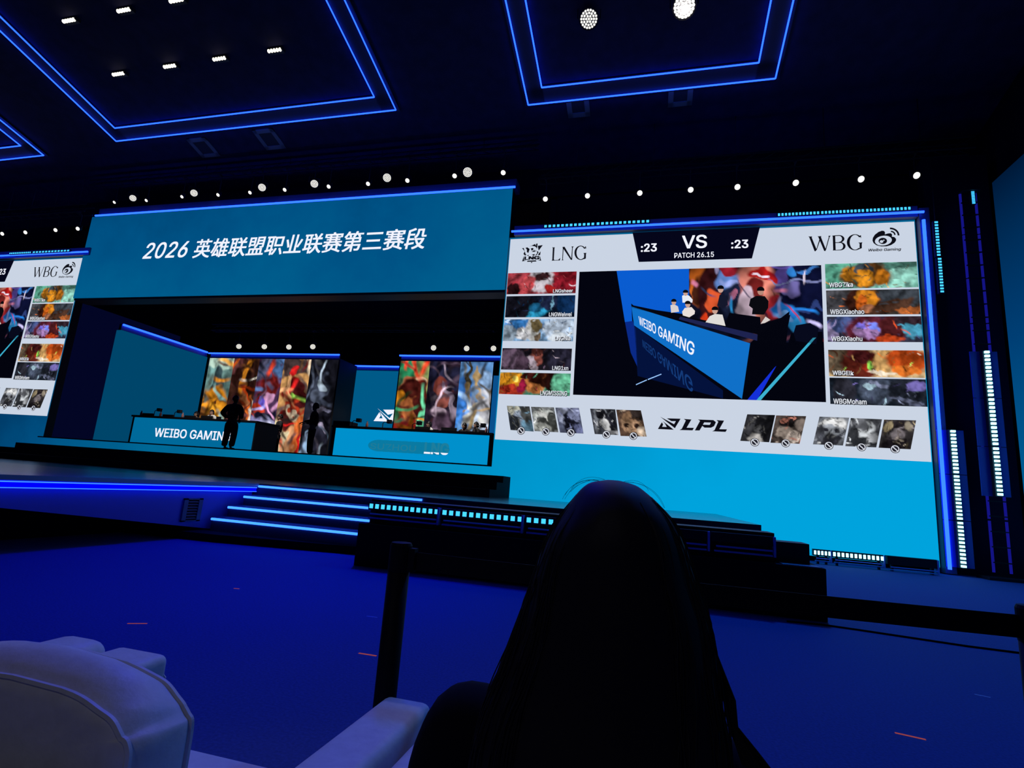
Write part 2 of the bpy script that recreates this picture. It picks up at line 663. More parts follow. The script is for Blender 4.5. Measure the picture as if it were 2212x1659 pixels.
# team name: W B G
flat('team_name', zpolys(ZC, [
    [(145, 288), (222, 286), (215, 310), (312, 548), (290, 582), (270, 580), (165, 305)],
    [(298, 560), (312, 562), (380, 372), (366, 345)],
    [(330, 284), (405, 280), (400, 305), (496, 545), (490, 577), (462, 577), (345, 300)],
    [(482, 552), (497, 560), (570, 300), (594, 271), (545, 275), (552, 300)],
    [(622, 270), (680, 266), (692, 562), (633, 567), (640, 545), (632, 290)],
    [(670, 264), (762, 259), (762, 276), (670, 280)], [(680, 404), (790, 400), (790, 416), (680, 419)],
    [(675, 556), (790, 548), (790, 563), (675, 566)],
    [(1140, 410), (1224, 404), (1211, 430), (1211, 520), (1165, 540), (1166, 430)],
    [(1176, 262), (1196, 266), (1196, 327), (1172, 285)]]) +
    arc(ZC, 755, 335, (110, 76), (62, 60), -90, 90, 14) + arc(ZC, 780, 481, (108, 82), (58, 66), -90, 90, 14) +
    arc(ZC, 1075, 403, (162, 160), (106, 146), 42, 310, 30, dx=2), L1, INK, ls)
# crest with dragon-like ears above block letters
cr = flat('team_emblem', zpolys(ZA, [
    [(220, 450), (262, 438), (300, 560), (318, 600), (268, 585), (288, 530)], [(635, 385), (772, 364), (660, 514)],
    [(310, 440), (360, 424), (422, 470), (410, 505), (385, 580), (345, 545), (350, 490)],
    [(400, 412), (565, 336), (580, 362), (610, 440), (560, 400), (480, 385)], [(592, 330), (634, 322), (616, 470), (590, 410)],
    [(448, 455), (505, 440), (530, 470), (480, 520)], [(470, 545), (570, 480), (545, 520), (610, 500), (560, 545)],
    [(610, 520), (660, 545), (640, 590), (600, 640), (560, 650), (620, 580)], [(660, 590), (715, 530), (700, 630), (640, 640)],
    [(260, 570), (340, 620), (300, 645), (262, 610)], [(340, 640), (410, 625), (380, 660)], [(470, 620), (530, 650), (560, 600), (545, 650)],
    [(222, 800), (262, 650), (272, 770), (350, 772)], [(728, 782), (700, 645), (694, 755), (620, 765)],
    [(360, 778), (590, 768), (602, 802), (352, 810)], [(448, 812), (497, 812), (472, 848)]]), L1, INK, ls)
lettering('emblem_text', 'LNG', inrect(*brect(ZA, 280, 660, 690, 755), L2), INK, cr, bold=.05)
# eye emblem with signal arcs
ey = flat('team_emblem', zpolys(ZC, [[(1422, 370), (1430, 315), (1470, 252), (1540, 198), (1610, 172), (1655, 178), (1675, 212), (1668, 245),
                                      (1730, 226), (1788, 222), (1815, 250), (1808, 290), (1860, 300), (1893, 335), (1890, 375), (1860, 415),
                                      (1790, 460), (1700, 484), (1600, 487), (1500, 462), (1445, 420)]]) +
          arc(ZC, 1795, 258, (88, 84), (58, 56), 0, 95, 10) + arc(ZC, 1775, 268, (184, 158), (148, 124), 0, 92, 14), L1, INK, ls)
flat('eye_white', [[ZC((1638 + 168 * math.cos(t) + 8 * math.sin(t), 372 - 98 * math.sin(t) - 10 * math.cos(t))) for t in np.linspace(0, 2 * PI, 32)[:-1]]], L2, PAPER, ey)
flat('iris', [[ZC((1625 + 85 * math.cos(t), 379 - 62 * math.sin(t))) for t in np.linspace(0, 2 * PI, 28)[:-1]]], L3, INK, ey)
flat('eye_glint', [[ZC((1598 + 36 * math.cos(t), 394 - 27 * math.sin(t))) for t in np.linspace(0, 2 * PI, 20)[:-1]],
                   [ZC((1644 + 14 * math.cos(t), 368 - 12 * math.sin(t))) for t in np.linspace(0, 2 * PI, 14)[:-1]]], L4, PAPER, ey)
lettering('emblem_text', 'Weibo Gaming', inrect(*brect(ZC, 1345, 520, 1995, 590), L1), INK, ls, bold=.02, shear=.25)
# league logo
lg = flat('league_logo', zpolys(ZB, [
    [(285, 222), (620, 402), (662, 330), (556, 330), (440, 262), (776, 272), (640, 500)],
    [(232, 518), (328, 355), (360, 410), (335, 465), (445, 468), (405, 395), (345, 322), (614, 536)],
    [(850, 278), (1035, 290), (920, 487), (1095, 490), (1062, 550), (750, 542), (805, 510), (900, 315)],
    [(1190, 290), (1560, 305), (1620, 355), (1575, 450), (1500, 487), (1345, 485), (1295, 445), (1228, 553), (1115, 552), (1240, 325)],
    [(1630, 305), (1815, 318), (1700, 522), (1885, 525), (1850, 587), (1528, 572), (1585, 545), (1675, 345)]]), L1, INK, ls)
flat('letter_hole', zpolys(ZB, [[(1340, 360), (1500, 365), (1470, 420), (1308, 415)]]), L2, PAPER, lg)

TILES = [
    (Z7, (122, 353), (592, 340), (586, 490), (108, 498), 'LNGsheer', (430, 462, 567, 486),
     '8a2a34; .5 .4 .2 .6 0 b8b0b8; .5 .2 .12 .2 0 3a2024; .15 .4 .15 .6 20 a03a44; .85 .4 .2 .6 0 8a1a28; .3 .6 .1 .5 30 c04a50; .62 .8 .08 .2 0 a02020; .1 .8 .1 .3 0 2a1014'),
    (Z7, (112, 512), (583, 503), (577, 653), (97, 657), 'LNGWeiwei', (402, 622, 558, 650),
     '0c1424; .2 .5 .25 .6 0 14141e; .5 .75 .2 .3 -30 2a90b8; .45 .6 .1 .2 0 1a5a80; .62 .3 .13 .4 0 1c2440; .9 .4 .15 .6 0 10305a; .68 .35 .02 .35 0 6a98b0'),
    (Z7, (97, 670), (575, 668), (568, 818), (83, 822), 'LNGNia', (443, 785, 550, 815),
     '80a8d0; .3 .3 .3 .3 0 3a80c8; .8 .4 .25 .5 0 b8c8dc; .42 .5 .1 .5 0 d8d8d4; .47 .25 .08 .3 0 7a6a48; .28 .7 .12 .3 0 c8c8cc; .08 .7 .12 .4 0 8898a8; .5 .8 .05 .2 0 6a5a48; .8 .85 .15 .2 0 c0c8d0'),
    (Z7, (83, 870), (560, 870), (553, 1022), (70, 1018), 'LNG1xn', (425, 992, 535, 1020),
     '1c1820; .15 .5 .2 .5 0 5a485a; .5 .45 .09 .4 0 8a4a40; .5 .15 .08 .2 0 4a2420; .45 .7 .06 .4 -30 b0a0ac; .3 .7 .1 .4 0 4a3848; .85 .5 .2 .6 0 262434'),
    (Z7, (68, 1038), (553, 1040), (545, 1195), (55, 1187), 'LNGMISSING', (343, 1162, 527, 1194),
     '4a8a70; .15 .3 .2 .4 0 d89020; .22 .3 .05 .15 0 f0d060; .15 .85 .2 .3 0 a83020; .5 .45 .15 .5 0 b8703c; .6 .25 .2 .35 0 30140e; .74 .35 .1 .4 0 200c0a; .88 .5 .15 .5 0 70c8a0; .4 .15 .1 .2 0 3a1410; .32 .6 .06 .3 20 90183a'),
    (Z8, (657, 386), (1243, 373), (1256, 537), (662, 544), 'WBGZika', (683, 505, 835, 535),
     '6fae9c; .15 .5 .2 .6 0 58a088; .75 .6 .25 .5 0 8cc8b8; .85 .1 .3 .15 0 48766a; .45 .5 .28 .5 0 6a4422; .3 .4 .12 .3 20 c07a20; .42 .25 .1 .3 0 3a4650; .43 .6 .1 .35 0 d88a20; .62 .6 .08 .35 20 b06818'),
    (Z8, (665, 555), (1257, 548), (1270, 708), (668, 712), 'WBGXiaohao', (690, 677, 907, 708),
     '3a3430; .1 .5 .2 .6 0 4a4a50; .8 .3 .3 .4 0 3a4048; .4 .5 .2 .6 0 3a1c14; .45 .35 .13 .35 0 d08020; .38 .55 .06 .3 10 e06a20; .45 .75 .09 .2 0 b07050; .7 .7 .25 .25 -20 4a3024; .9 .85 .15 .15 0 b06030'),
    (Z8, (670, 725), (1272, 720), (1285, 885), (675, 886), 'WBGXiaohu', (697, 850, 895, 880),
     '3a3a50; .05 .6 .08 .4 20 b0a0d0; .2 .3 .15 .4 0 4a5a90; .45 .55 .25 .6 0 5a2030; .42 .55 .13 .35 0 a880b8; .36 .35 .05 .15 0 8070e0; .5 .4 .05 .15 0 7080e8; .7 .5 .15 .5 0 4a1a1e; .9 .5 .1 .4 0 50a8c8; .65 .9 .15 .15 0 d04a20; .9 .15 .2 .2 0 3a2a34'),
    (Z8, (678, 938), (1287, 938), (1302, 1113), (683, 1108), 'WBGElk', (705, 1070, 840, 1098),
     'd0b080; .1 .4 .2 .6 0 6a5a48; .35 .5 .22 .6 0 5a2018; .45 .55 .1 .3 0 8a2818 .2; .45 .55 .055 .18 0 90d858; .35 .2 .15 .25 0 48181a; .6 .4 .1 .5 30 d8a868; .82 .35 .2 .5 0 b84818; .8 .75 .15 .2 0 d87028; .55 .85 .15 .08 10 e8d8c0'),
    (Z8, (685, 1117), (1303, 1122), (1312, 1297), (692, 1285), 'WBGMoham', (710, 1250, 922, 1283),
     '1c2430; .15 .5 .12 .5 0 2a2a34; .5 .45 .2 .5 0 4a5468; .42 .3 .06 .1 20 b0d0e0; .52 .25 .12 .08 10 9098b8; .8 .5 .2 .6 0 20242e; .92 .25 .1 .2 0 6a60a0; .8 .85 .2 .1 20 5a6078'),
]
for k, (z, tl, tr, br, bl, nm, bx, spec) in enumerate(TILES):
    r = qrect(z, tl, tr, br, bl)
    t = picture('banner_picture', inrect(*r, L1), spec, 84, 26, 20 + k, (r[2] - r[0]) / (r[3] - r[1]), ls)
    q = brect(z, *bx)
    lettering('name_shadow', nm, inrect(q[0] + .015, q[1] - .02, q[2] + .015, q[3] - .02, L2), scr('2a2c34'), t, bold=.045)
    lettering('name_text', nm, inrect(*q, L3), scr('e8ecf4'), t, bold=.012)

BANS = [(Z7, (112, 1265), (268, 1270), (297, 1443), (137, 1432)), (Z7, (278, 1272), (436, 1276), (467, 1448), (303, 1440)),
        (Z7, (446, 1278), (608, 1280), (640, 1457), (478, 1450)), (Z7, (685, 1285), (858, 1290), (880, 1467), (717, 1460)),
        (Z7, (865, 1292), (1035, 1297), (1075, 1478), (895, 1473)), (Z8, (160, 1348), (338, 1353), (300, 1527), (115, 1518)),
        (Z8, (345, 1355), (537, 1360), (495, 1537), (308, 1530)), (Z8, (622, 1363), (812, 1370), (772, 1548), (580, 1540)),
        (Z8, (822, 1372), (1022, 1380), (985, 1560), (787, 1552)), (Z8, (1035, 1382), (1240, 1387), (1205, 1572), (1000, 1562))]
BSPEC = ['3a4048; .3 .2 .4 .25 30 b8b8a8; .45 .5 .25 .3 0 8a94a4; .2 .7 .25 .3 0 22262c; .8 .8 .3 .25 20 6a90a8; .8 .3 .2 .4 0 4a4c4c',
         '8a8e90; .4 .25 .5 .15 -10 c8ccc8; .6 .35 .4 .12 20 e0e0dc; .45 .6 .25 .15 0 4a4c4a; .8 .6 .2 .4 0 3a3c3a; .3 .85 .4 .2 0 a8aaa4',
         '5a6078; .3 .3 .3 .3 0 9aa0b8; .6 .45 .3 .35 0 1a1c2a; .8 .2 .3 .3 0 7a80a0; .5 .8 .3 .3 0 14141e; .85 .8 .2 .2 0 6a7098',
         '3a3c44; .2 .4 .12 .6 10 70747c; .55 .5 .2 .3 0 c8c8c8; .5 .2 .3 .2 0 1a1a20; .8 .4 .15 .5 0 22222a; .75 .85 .3 .1 0 b0b0b4',
         '5a4438; .5 .55 .4 .35 0 c09878; .5 .3 .3 .2 0 8a6a50; .3 .6 .1 .1 0 2a1c18; .72 .6 .1 .1 0 2a1c18; .85 .15 .3 .3 0 2e2624; .85 .85 .2 .2 0 e0c8b0',
         '2c2c30; .6 .35 .25 .3 0 5a5a5c; .45 .25 .3 .2 0 1a1a1e; .55 .85 .35 .2 0 b8b4b0; .85 .5 .2 .5 0 18181c; .2 .5 .2 .4 0 3c3c40',
         '4a403c; .4 .6 .3 .25 0 a8988c; .5 .2 .4 .2 0 1c181a; .75 .75 .25 .25 0 c8b8ac; .3 .15 .15 .1 0 b07060; .85 .25 .2 .2 0 8a7c74',
         '70747c; .5 .3 .45 .25 0 d0d0d0; .5 .5 .3 .22 0 9498a0; .35 .5 .07 .07 0 2a2a34; .7 .5 .07 .07 0 2a2a34; .5 .85 .4 .2 0 26262c; .15 .6 .15 .3 0 4a4c54',
         '4c4e54; .55 .4 .3 .3 -20 b8bcc0; .3 .25 .3 .2 0 6a6c72; .5 .85 .5 .2 0 24262a; .85 .7 .2 .2 0 9a9ca0; .15 .6 .15 .3 0 2c2e32',
         '3e3a3c; .5 .25 .4 .2 0 2a2428; .55 .55 .22 .22 0 7c7478; .2 .25 .1 .25 20 a09070; .85 .25 .1 .25 -20 8a8070; .5 .85 .4 .2 0 1c181c; .55 .62 .08 .06 0 c8b8b0']
BC = [(Z7, 210, 1437, 27), (Z7, 380, 1443, 27), (Z7, 553, 1450, 27), (Z7, 797, 1463, 28), (Z7, 983, 1473, 28),
      (Z8, 208, 1527, 29), (Z8, 405, 1533, 29), (Z8, 681, 1548, 30), (Z8, 890, 1558, 30), (Z8, 1105, 1570, 31)]
for k in range(10):
    z, tl, tr, br, bl = BANS[k]
    t = picture('ban_picture', inquad([z(bl), z(br), z(tr), z(tl)], L1), BSPEC[k], 26, 26, 60 + k, 1.0, ls)
    z, x, y, r_ = BC[k]
    cx, czz = z((x, y))
    rr = (z((x + r_, y))[0] - z((x - r_, y))[0]) / 2
    flat('ban_symbol', [disc(cx, czz, rr)], L2, scr('22222c'), t)
    flat('ban_symbol', ringpolys(cx, czz, rr * .66, rr * .86) +
         [[(cx - .55 * rr, czz + .38 * rr), (cx - .38 * rr, czz + .55 * rr), (cx + .55 * rr, czz - .38 * rr), (cx + .38 * rr, czz - .55 * rr)]], L3, scr('d8dce6'), t)

# match camera picture in the middle of the board
vr = qrect(Z7, (612, 347), Z7 and (612, 347), (567, 1190), (567, 1190))
a, b, c, d = Z7((612, 347)), Z8((633, 390)), Z8((663, 1270)), Z7((567, 1190))
vx0, vx1, vz0, vz1 = (a[0] + d[0]) / 2, (b[0] + c[0]) / 2, (c[1] + d[1]) / 2, (a[1] + b[1]) / 2
vp = flat('match_picture', [rect(vx0, vz0, vx1, vz1)], L1, scr('03040f'), ls)


def clampv(p):
    return (min(max(p[0], vx0), vx1), min(max(p[1], vz0), vz1))


def vflat(name, z, polys, h, Y, s=1.0):
    return flat(name, [[clampv(z(p)) for p in q] for q in polys], Y, scr(h, s), vp)


vflat('pictured_wall', Z7, [[(868, 330), (1369, 315), (1369, 640), (970, 582), (975, 682), (925, 690)]], '0a5cd0', L2)
vflat('pictured_floor', Z7, [[(925, 688), (978, 682), (1000, 740), (1012, 1000), (965, 900)]], '0a2a86', L2)
vflat('pictured_floor', Z7, [[(988, 712), (1600, 1160), (1600, 1215), (1012, 1060), (1000, 860)]], '04123c', L2)
VS = ('10142a; .05 .2 .06 .25 0 c06020; .05 .3 .05 .15 0 3a1a10; .15 .3 .08 .4 0 3a1418; .2 .42 .05 .1 0 e05a30; .13 .6 .03 .1 0 d03a18; .2 .08 .03 .1 0 b8b0e0;'
      '.32 .2 .1 .15 0 6a90d8; .35 .28 .1 .08 20 a0b0f0; .3 .05 .1 .06 0 a02030; .36 .45 .1 .2 0 1c2440; .33 .4 .03 .05 0 c07090; .55 .25 .16 .4 0 d88070;'
      '.58 .08 .1 .1 0 a81818; .57 .09 .06 .03 0 e8d8e8; .5 .3 .06 .15 0 6a1c1c; .45 .5 .06 .2 0 c8b0c0; .63 .5 .05 .15 0 c03038; .85 .3 .2 .6 0 0c1030;'
      '.7 .12 .04 .2 20 5a4a98; .74 .3 .06 .08 0 7068a8; .78 .05 .03 .1 0 3080d0; .9 .05 .08 .03 0 4080d0; .72 .55 .1 .1 0 2078d0; .8 .7 .07 .12 -60 30a0e8;'
      '.7 .62 .06 .06 0 70a8e8; .9 .5 .1 .03 0 2a3a70; .8 .22 .2 .02 10 7a80b0')
picture('pictured_art', inquad([ZG((297, 1130)), clampv(ZG((2090, 1100))), (vx1, vz1), (ZG((297, 130))[0], vz1)], L2 - .002), VS, 120, 70, 91, 1.75, vp)
vflat('pictured_desk', Z7, [[(968, 562), (985, 575), (1610, 705), (1612, 750), (970, 590)]], '05060f', L3)
q = [Z7((988, 712)), Z8((126, 1250)), Z8((178, 895)), Z7((970, 582))]
flat('pictured_desk', [q], L3, scr('1070c8'), vp)
vflat('pictured_desk', Z8, [[(178, 895), (228, 845), (430, 690), (400, 975), (350, 1040), (160, 1255), (126, 1252)]], '03040e', L3)
vflat('pictured_desk', ZG, [[(830, 715), (1240, 770), (1245, 868), (1640, 740), (1560, 1130), (1200, 1090), (1205, 1000), (770, 895)]], '04050f', L3)
vflat('pictured_desk', ZG, [[(180, 765), (1205, 1002), (1200, 1085), (160, 800)]], '1e2350', L3 - .001)
vflat('pictured_floor', Z8, [[(400, 975), (440, 830), (640, 820), (662, 1268), (215, 1262), (350, 1040)]], '03040e', L3)
vflat('pictured_light', Z8, [[(160, 1256), (335, 1048), (345, 1040), (222, 1260)]], '1430d8', L4)
vflat('pictured_light', Z8, [[(217, 1260), (246, 1260), (600, 858), (578, 860)]], '3cb0d0', L4)
vflat('pictured_light', Z7, [[(1000, 1118), (1075, 1085), (1077, 1091), (1002, 1124)], [(1082, 1082), (1175, 1045), (1177, 1051), (1084, 1089)]], '9ac8ff', L4)
vflat('pictured_chair', Z8, [[(455, 830), (470, 780), (560, 765), (615, 800), (600, 900), (470, 880)]], '070a1c', L4)
lettering('pictured_text', 'WEIBO GAMING', inquad([Z7((1024, 708)), Z7((1396, 925)), Z7((1408, 835)), Z7((1019, 648))], L4), scr('f0f4ff'), vp, bold=.014)
lettering('pictured_reflection', 'WEIBO GAMING', inquad([Z7((1040, 806)), Z7((1385, 1075)), Z7((1397, 1185)), Z7((1048, 862))], L4), scr('143a78'), vp, bold=.012)


def vperson(hx, hy, hr, body, h, hair='0a0a10', face='c8a090'):
    p = vflat('pictured_person', ZG, [body], h, L4 - .002)
    f = [[ZG((hx + hr * .85 * math.cos(t), hy + hr * .1 + hr * 1.05 * math.sin(t))) for t in np.linspace(0, 2 * PI, 16)[:-1]]]
    flat('face', f, L4 - .005, scr(face), p)
    flat('hair', [[ZG((hx + hr * math.cos(t), hy - hr * .25 - hr * .85 * math.sin(t))) for t in np.linspace(-.3, PI + .3, 14)]], L4 - .008, scr(hair), p)


vperson(250, 450, 36, [(205, 490), (250, 470), (300, 490), (345, 540), (340, 580), (210, 580)], 'e8ecf4')
vperson(95, 570, 36, [(50, 615), (95, 600), (150, 630), (165, 700), (60, 715)], 'd8d0d0')
vperson(280, 600, 40, [(205, 700), (240, 650), (330, 640), (375, 690), (370, 730), (300, 775), (215, 750)], 'e8e0dc')
vperson(640, 680, 44, [(515, 840), (570, 760), (640, 730), (740, 740), (780, 890), (620, 860)], 'e0dcd8')
vperson(715, 400, 44, [(670, 620), (700, 480), (750, 450), (800, 520), (810, 610), (740, 660)], '14182c')
vperson(1245, 425, 50, [(1090, 620), (1110, 530), (1190, 490), (1300, 495), (1350, 560), (1345, 650), (1290, 740), (1130, 735), (1140, 660)], '0a0a10', face='b88878')
vflat('pictured_person', ZG, [[(1245, 860), (1310, 765), (1375, 810), (1300, 850)]], 'd8d0cc', L4 - .002)

# the same picture runs on the screen left of the stage, of which only the right end is in view
ls2 = ls.copy()
C.objects.link(ls2)
DX = -27.75
ls2.location.x += DX
ls2['label'] = 'giant LED screen left of the stage, cut off by the left edge of the photo'


def copy_visible(src, dst):
    for ch in list(src.children):
        xs = [v.co.x for v in ch.data.vertices]
        if max(xs) + wloc(ch.parent).x + DX < -25.6:
            continue
        c = ch.copy()
        C.objects.link(c)
        c.parent = dst
        copy_visible(ch, c)


copy_visible(ls, ls2)

# header above the stage opening
hd = thing('led_screen', (-12.8, W, 7.0), 'wide teal LED header above the stage opening with white Chinese title', 'screen')
box('panel', (-21.255, W - .1, 7.0), (-4.33, W - .085, 10.33), TEAL, hd)
box('cabinet', (-21.255, W - .085, 7.0), (-4.33, W + .5, 10.33), BLACK, hd)
HY = W - .1
box('underside', (-21.25, W - .06, 6.93), (-4.34, W + .5, 7.0), dif('brown_underside', (0.10, 0.055, 0.045), 0.5, 0.4), hd)
fh = lambda p: F(p, HY)


lettering('title_text', '2026', inrect(fh((307.5, 560))[0], fh((330, 559))[1], fh((410, 521))[0], fh((390, 521.5))[1], HY - .01), WHITE, hd, bold=.012, shear=.22)
lettering('title_text', '英雄联盟职业联赛第三赛段', inrect(fh((415, 558))[0], fh((425, 558))[1], fh((923.5, 493))[0], fh((915, 492))[1], HY - .01), WHITE, hd, bold=.016, shear=.12)

# low LED band below the opening
bd = thing('led_screen', (-12.8, W, .95), None, None)
box('panel', (-21.26, W, 0.95), (-4.33, W + .012, 1.735), TEAL, bd)
box('cabinet', (-21.26, W + .012, 0.95), (-4.33, W + .25, 1.735), BLACK, bd)
tag(bd, 'low teal LED band under the stage opening behind the black steps', 'screen')


def wall_screen():
    m = emi('screen_side_wall', (0, .1, .2), 1)
    nt = m.node_tree
    e = [n for n in nt.nodes if n.type == 'EMISSION'][0]
    g = nt.nodes.new('ShaderNodeNewGeometry')
    sep = nt.nodes.new('ShaderNodeSeparateXYZ')
    mr = nt.nodes.new('ShaderNodeMapRange')
    mr.inputs[1].default_value = 1.0
    mr.inputs[2].default_value = 10.0
    r = nt.nodes.new('ShaderNodeValToRGB')
    els = r.color_ramp.elements
    els[0].position, els[0].color = 0.0, (*hexc('00649c'), 1)
    els[1].position, els[1].color = 1.0, (*hexc('00122e'), 1)
    q = els.new(.5)
    q.color = (*hexc('003e74'), 1)
    nt.links.new(g.outputs['Position'], sep.inputs[0])
    nt.links.new(sep.outputs[2], mr.inputs[0])
    nt.links.new(mr.outputs[0], r.inputs['Fac'])
    nt.links.new(r.outputs['Color'], e.inputs[0])
    return m


# dim blue screen along the right-hand wall
P1 = P(2143, 395, X=8.2)
ws = thing('led_screen', (8.3, 10, 0.4), 'dim blue LED screen along the side wall at the right edge', 'screen')
top = P1.z
MB().box((8.2, 4.0, 0.35), (8.42, P1.y, top)).build('panel', wall_screen(), ws)

# ================================================================== LIGHT STRIPS ON THE LED WALLS
FLANGE = dif('halo_flange', (0.10, 0.10, 0.16), 0.5, 0.4)


def strip(label, pts, r, backing=None, mat=STRIP, group='blue light strips around the LED walls', thin=None):
    c = sum((Vector(p) for p in pts), Vector()) / len(pts)
    t = thing('light_strip', c, label, 'light strip', group)
    MB().tube(pts, r, 8).build('light_tube', mat, t)
    if backing:
        box('backing', backing[0], backing[1], FLANGE, t)  # flange added to catch the tube's light, in place of its halo
    return t


a, b = P(206, 466, Y=14.62), P(1113, 402, Y=14.62)
strip('blue light strip along the top edge of the teal header', [(a.x, 14.62, a.z), (b.x, 14.62, a.z)], .034, ((a.x, 14.72, 10.335), (b.x, 15.2, 10.60)))
a, b = P(1105, 500, Y=14.62), P(1996, 460, Y=14.62)
strip('blue light strip along the top of the right-hand screen', [(a.x, 14.62, a.z), (b.x, 14.62, a.z)], .032, ((a.x + .05, 14.74, 8.725), (6.48, 15.2, 9.02)))
za = a.z
a, b = P(1995, 475, Y=14.62), P(2054, 1238, Y=14.62)
strip('upright blue light strip down the right side of the right-hand screen', [(a.x, 14.62, a.z), (a.x, 14.62, .12)], .04, ((6.5, 14.72, .02), (6.72, 15.2, 8.95)))
a = P(187, 553, Y=14.62)
strip('blue light strip along the top of the left-hand screen', [(a.x, 14.62, za), (a.x - 6, 14.62, za)], .032, ((a.x - 6, 14.74, 8.725), (a.x - .09, 15.2, 9.02)))
box('corner_drape', (6.76, 15.0, 0.0), (8.2, 15.3, 10.5), dif('blue_black_drape', (.008, .010, .03), .9, .05))
tag(bpy.data.objects['corner_drape'], 'black drape in the corner between the big screen and side wall', 'drape')
box('stage_mask', (-34, 15.45, SZ), (-23.2, 15.6, 10.4), MATTE)
tag(bpy.data.objects['stage_mask'], 'black masking wall behind the left-hand screen beside the stage opening', 'drape')

# ================================================================== STAGE
STAGEM = dif('stage_floor', (0.02, 0.02, 0.03), 0.35, 0.5)
tag(box('stage_platform', (-31, W + .3, 0.0), (-3.4, 31.5, SZ), STAGEM), 'raised black main stage floor inside the opening', 'stage')
tag(box('edge_trim', (-21.5, W - .02, SZ - .005), (-4.33, W + .3, SZ + .035), BLACK), 'thin black trim along the front edge of the stage floor', 'trim')

# art walls inside the opening
YB = 23.0
LEFT = ['5f7f7a; .5 .08 .8 .12 0 a9c4b4; .3 .22 .5 .1 20 6f9a96; .55 .3 .35 .16 0 33464a; .5 .5 .6 .18 0 c07818; .45 .6 .3 .16 10 e09a2a; .2 .62 .2 .2 0 7a4a20; .6 .8 .5 .13 0 3a3a34; .15 .85 .25 .1 0 b08060; .5 .45 .12 .05 0 401c12',
        '3a2018; .2 .1 .4 .2 0 5a3030; .6 .2 .4 .2 80 2a1410; .45 .25 .15 .2 20 c87a20; .6 .35 .12 .15 -20 d84a1a; .5 .42 .2 .08 0 a0603a; .2 .6 .35 .25 0 2a1512; .75 .6 .12 .25 10 e07028; .85 .6 .12 .2 10 d8cfc0; .4 .85 .5 .15 0 3a1c18',
        '4a3050; .3 .08 .4 .12 0 50506a; .75 .1 .35 .12 0 4a6a9a; .5 .3 .45 .18 0 6a1a1a; .65 .4 .25 .08 0 c08ab0; .45 .42 .15 .06 0 6a5ad0; .2 .55 .3 .1 0 c03a20; .6 .6 .4 .06 0 15152a; .5 .8 .7 .16 0 9a9ad0; .7 .72 .3 .08 20 c8c8e8; .3 .88 .5 .1 0 6a6a86',
        'c8945a; .5 .05 .8 .1 0 4a3a3a; .5 .12 .2 .05 0 d02020; .5 .35 .5 .15 0 4a1416; .25 .3 .12 .18 10 d8a070; .45 .42 .14 .05 0 90c850; .5 .5 .4 .06 10 b83a20; .5 .53 .25 .03 10 e8d0b0; .3 .65 .2 .12 0 4a1a18; .3 .85 .35 .2 20 e0a070; .7 .75 .2 .2 0 d86a30; .92 .85 .1 .25 10 c01818; .2 .8 .15 .1 0 d8c8a0',
        '14141c; .5 .25 .4 .12 0 3a4050; .55 .22 .25 .03 20 a8b8c8; .5 .35 .3 .1 0 50586a; .2 .5 .3 .1 30 22222e; .6 .48 .4 .04 15 6a6a80; .5 .65 .5 .1 0 1a1a24; .2 .85 .2 .12 0 8aa8c8; .6 .8 .3 .1 20 2a2a3a; .65 .7 .2 .02 0 9a90a8; .7 .97 .2 .03 0 808088']
RIGHT = ['3a6a4a; .3 .1 .4 .15 0 2a8a5a; .8 .15 .3 .15 0 90a060; .5 .25 .4 .1 0 b06040; .7 .22 .15 .06 0 e8c8a0; .5 .35 .45 .14 0 4a1814; .1 .4 .2 .1 0 e89020; .4 .48 .25 .12 0 b8683a; .75 .5 .25 .15 0 3a1010; .85 .65 .2 .15 0 60c090; .3 .7 .35 .12 0 8a1a1a; .2 .82 .2 .06 0 d02818; .7 .9 .4 .08 0 80d0a8; .6 .82 .35 .05 0 7a4a28',
         '1e1824; .5 .15 .8 .15 0 22223a; .45 .3 .3 .14 0 6a3028; .4 .4 .2 .1 0 8a4a40; .75 .45 .12 .2 -15 8a7a8a; .3 .55 .3 .06 30 c0a8b8; .5 .75 .5 .2 0 5a4458; .5 .8 .2 .15 -40 a888a8; .1 .85 .2 .15 0 141018; .8 .75 .2 .15 0 2a1c2a',
         '5a8ac0; .2 .3 .3 .2 0 3a78c8; .8 .2 .3 .2 0 88a8d0; .35 .15 .1 .18 0 3a3428; .65 .15 .08 .15 0 b89868; .3 .3 .12 .1 0 907850; .45 .45 .25 .12 0 d8d8d0; .8 .45 .3 .2 0 c8c8d0; .5 .62 .5 .04 -20 40342c; .6 .75 .6 .15 0 8098b8; .2 .85 .3 .04 -25 4a3828; .6 .9 .4 .06 0 a8b8d0']


def art_wall(name_label, ztop, zbot, xs, specs, seed, x_end=None):
    t = thing('art_wall', ((xs[0] + xs[-1]) / 2, YB, zbot), name_label, 'screen wall')
    box('frame', (xs[0] - .06, YB, zbot), ((x_end or xs[-1]) + .08, YB + 1.6, ztop + .06), BLACK, t)
    for k, s in enumerate(specs):
        picture('art_picture', inrect(xs[k], zbot, xs[k + 1], ztop, YB - .01), s, 40, 110, seed + k, (xs[k + 1] - xs[k]) / (ztop - zbot), t)
    return t


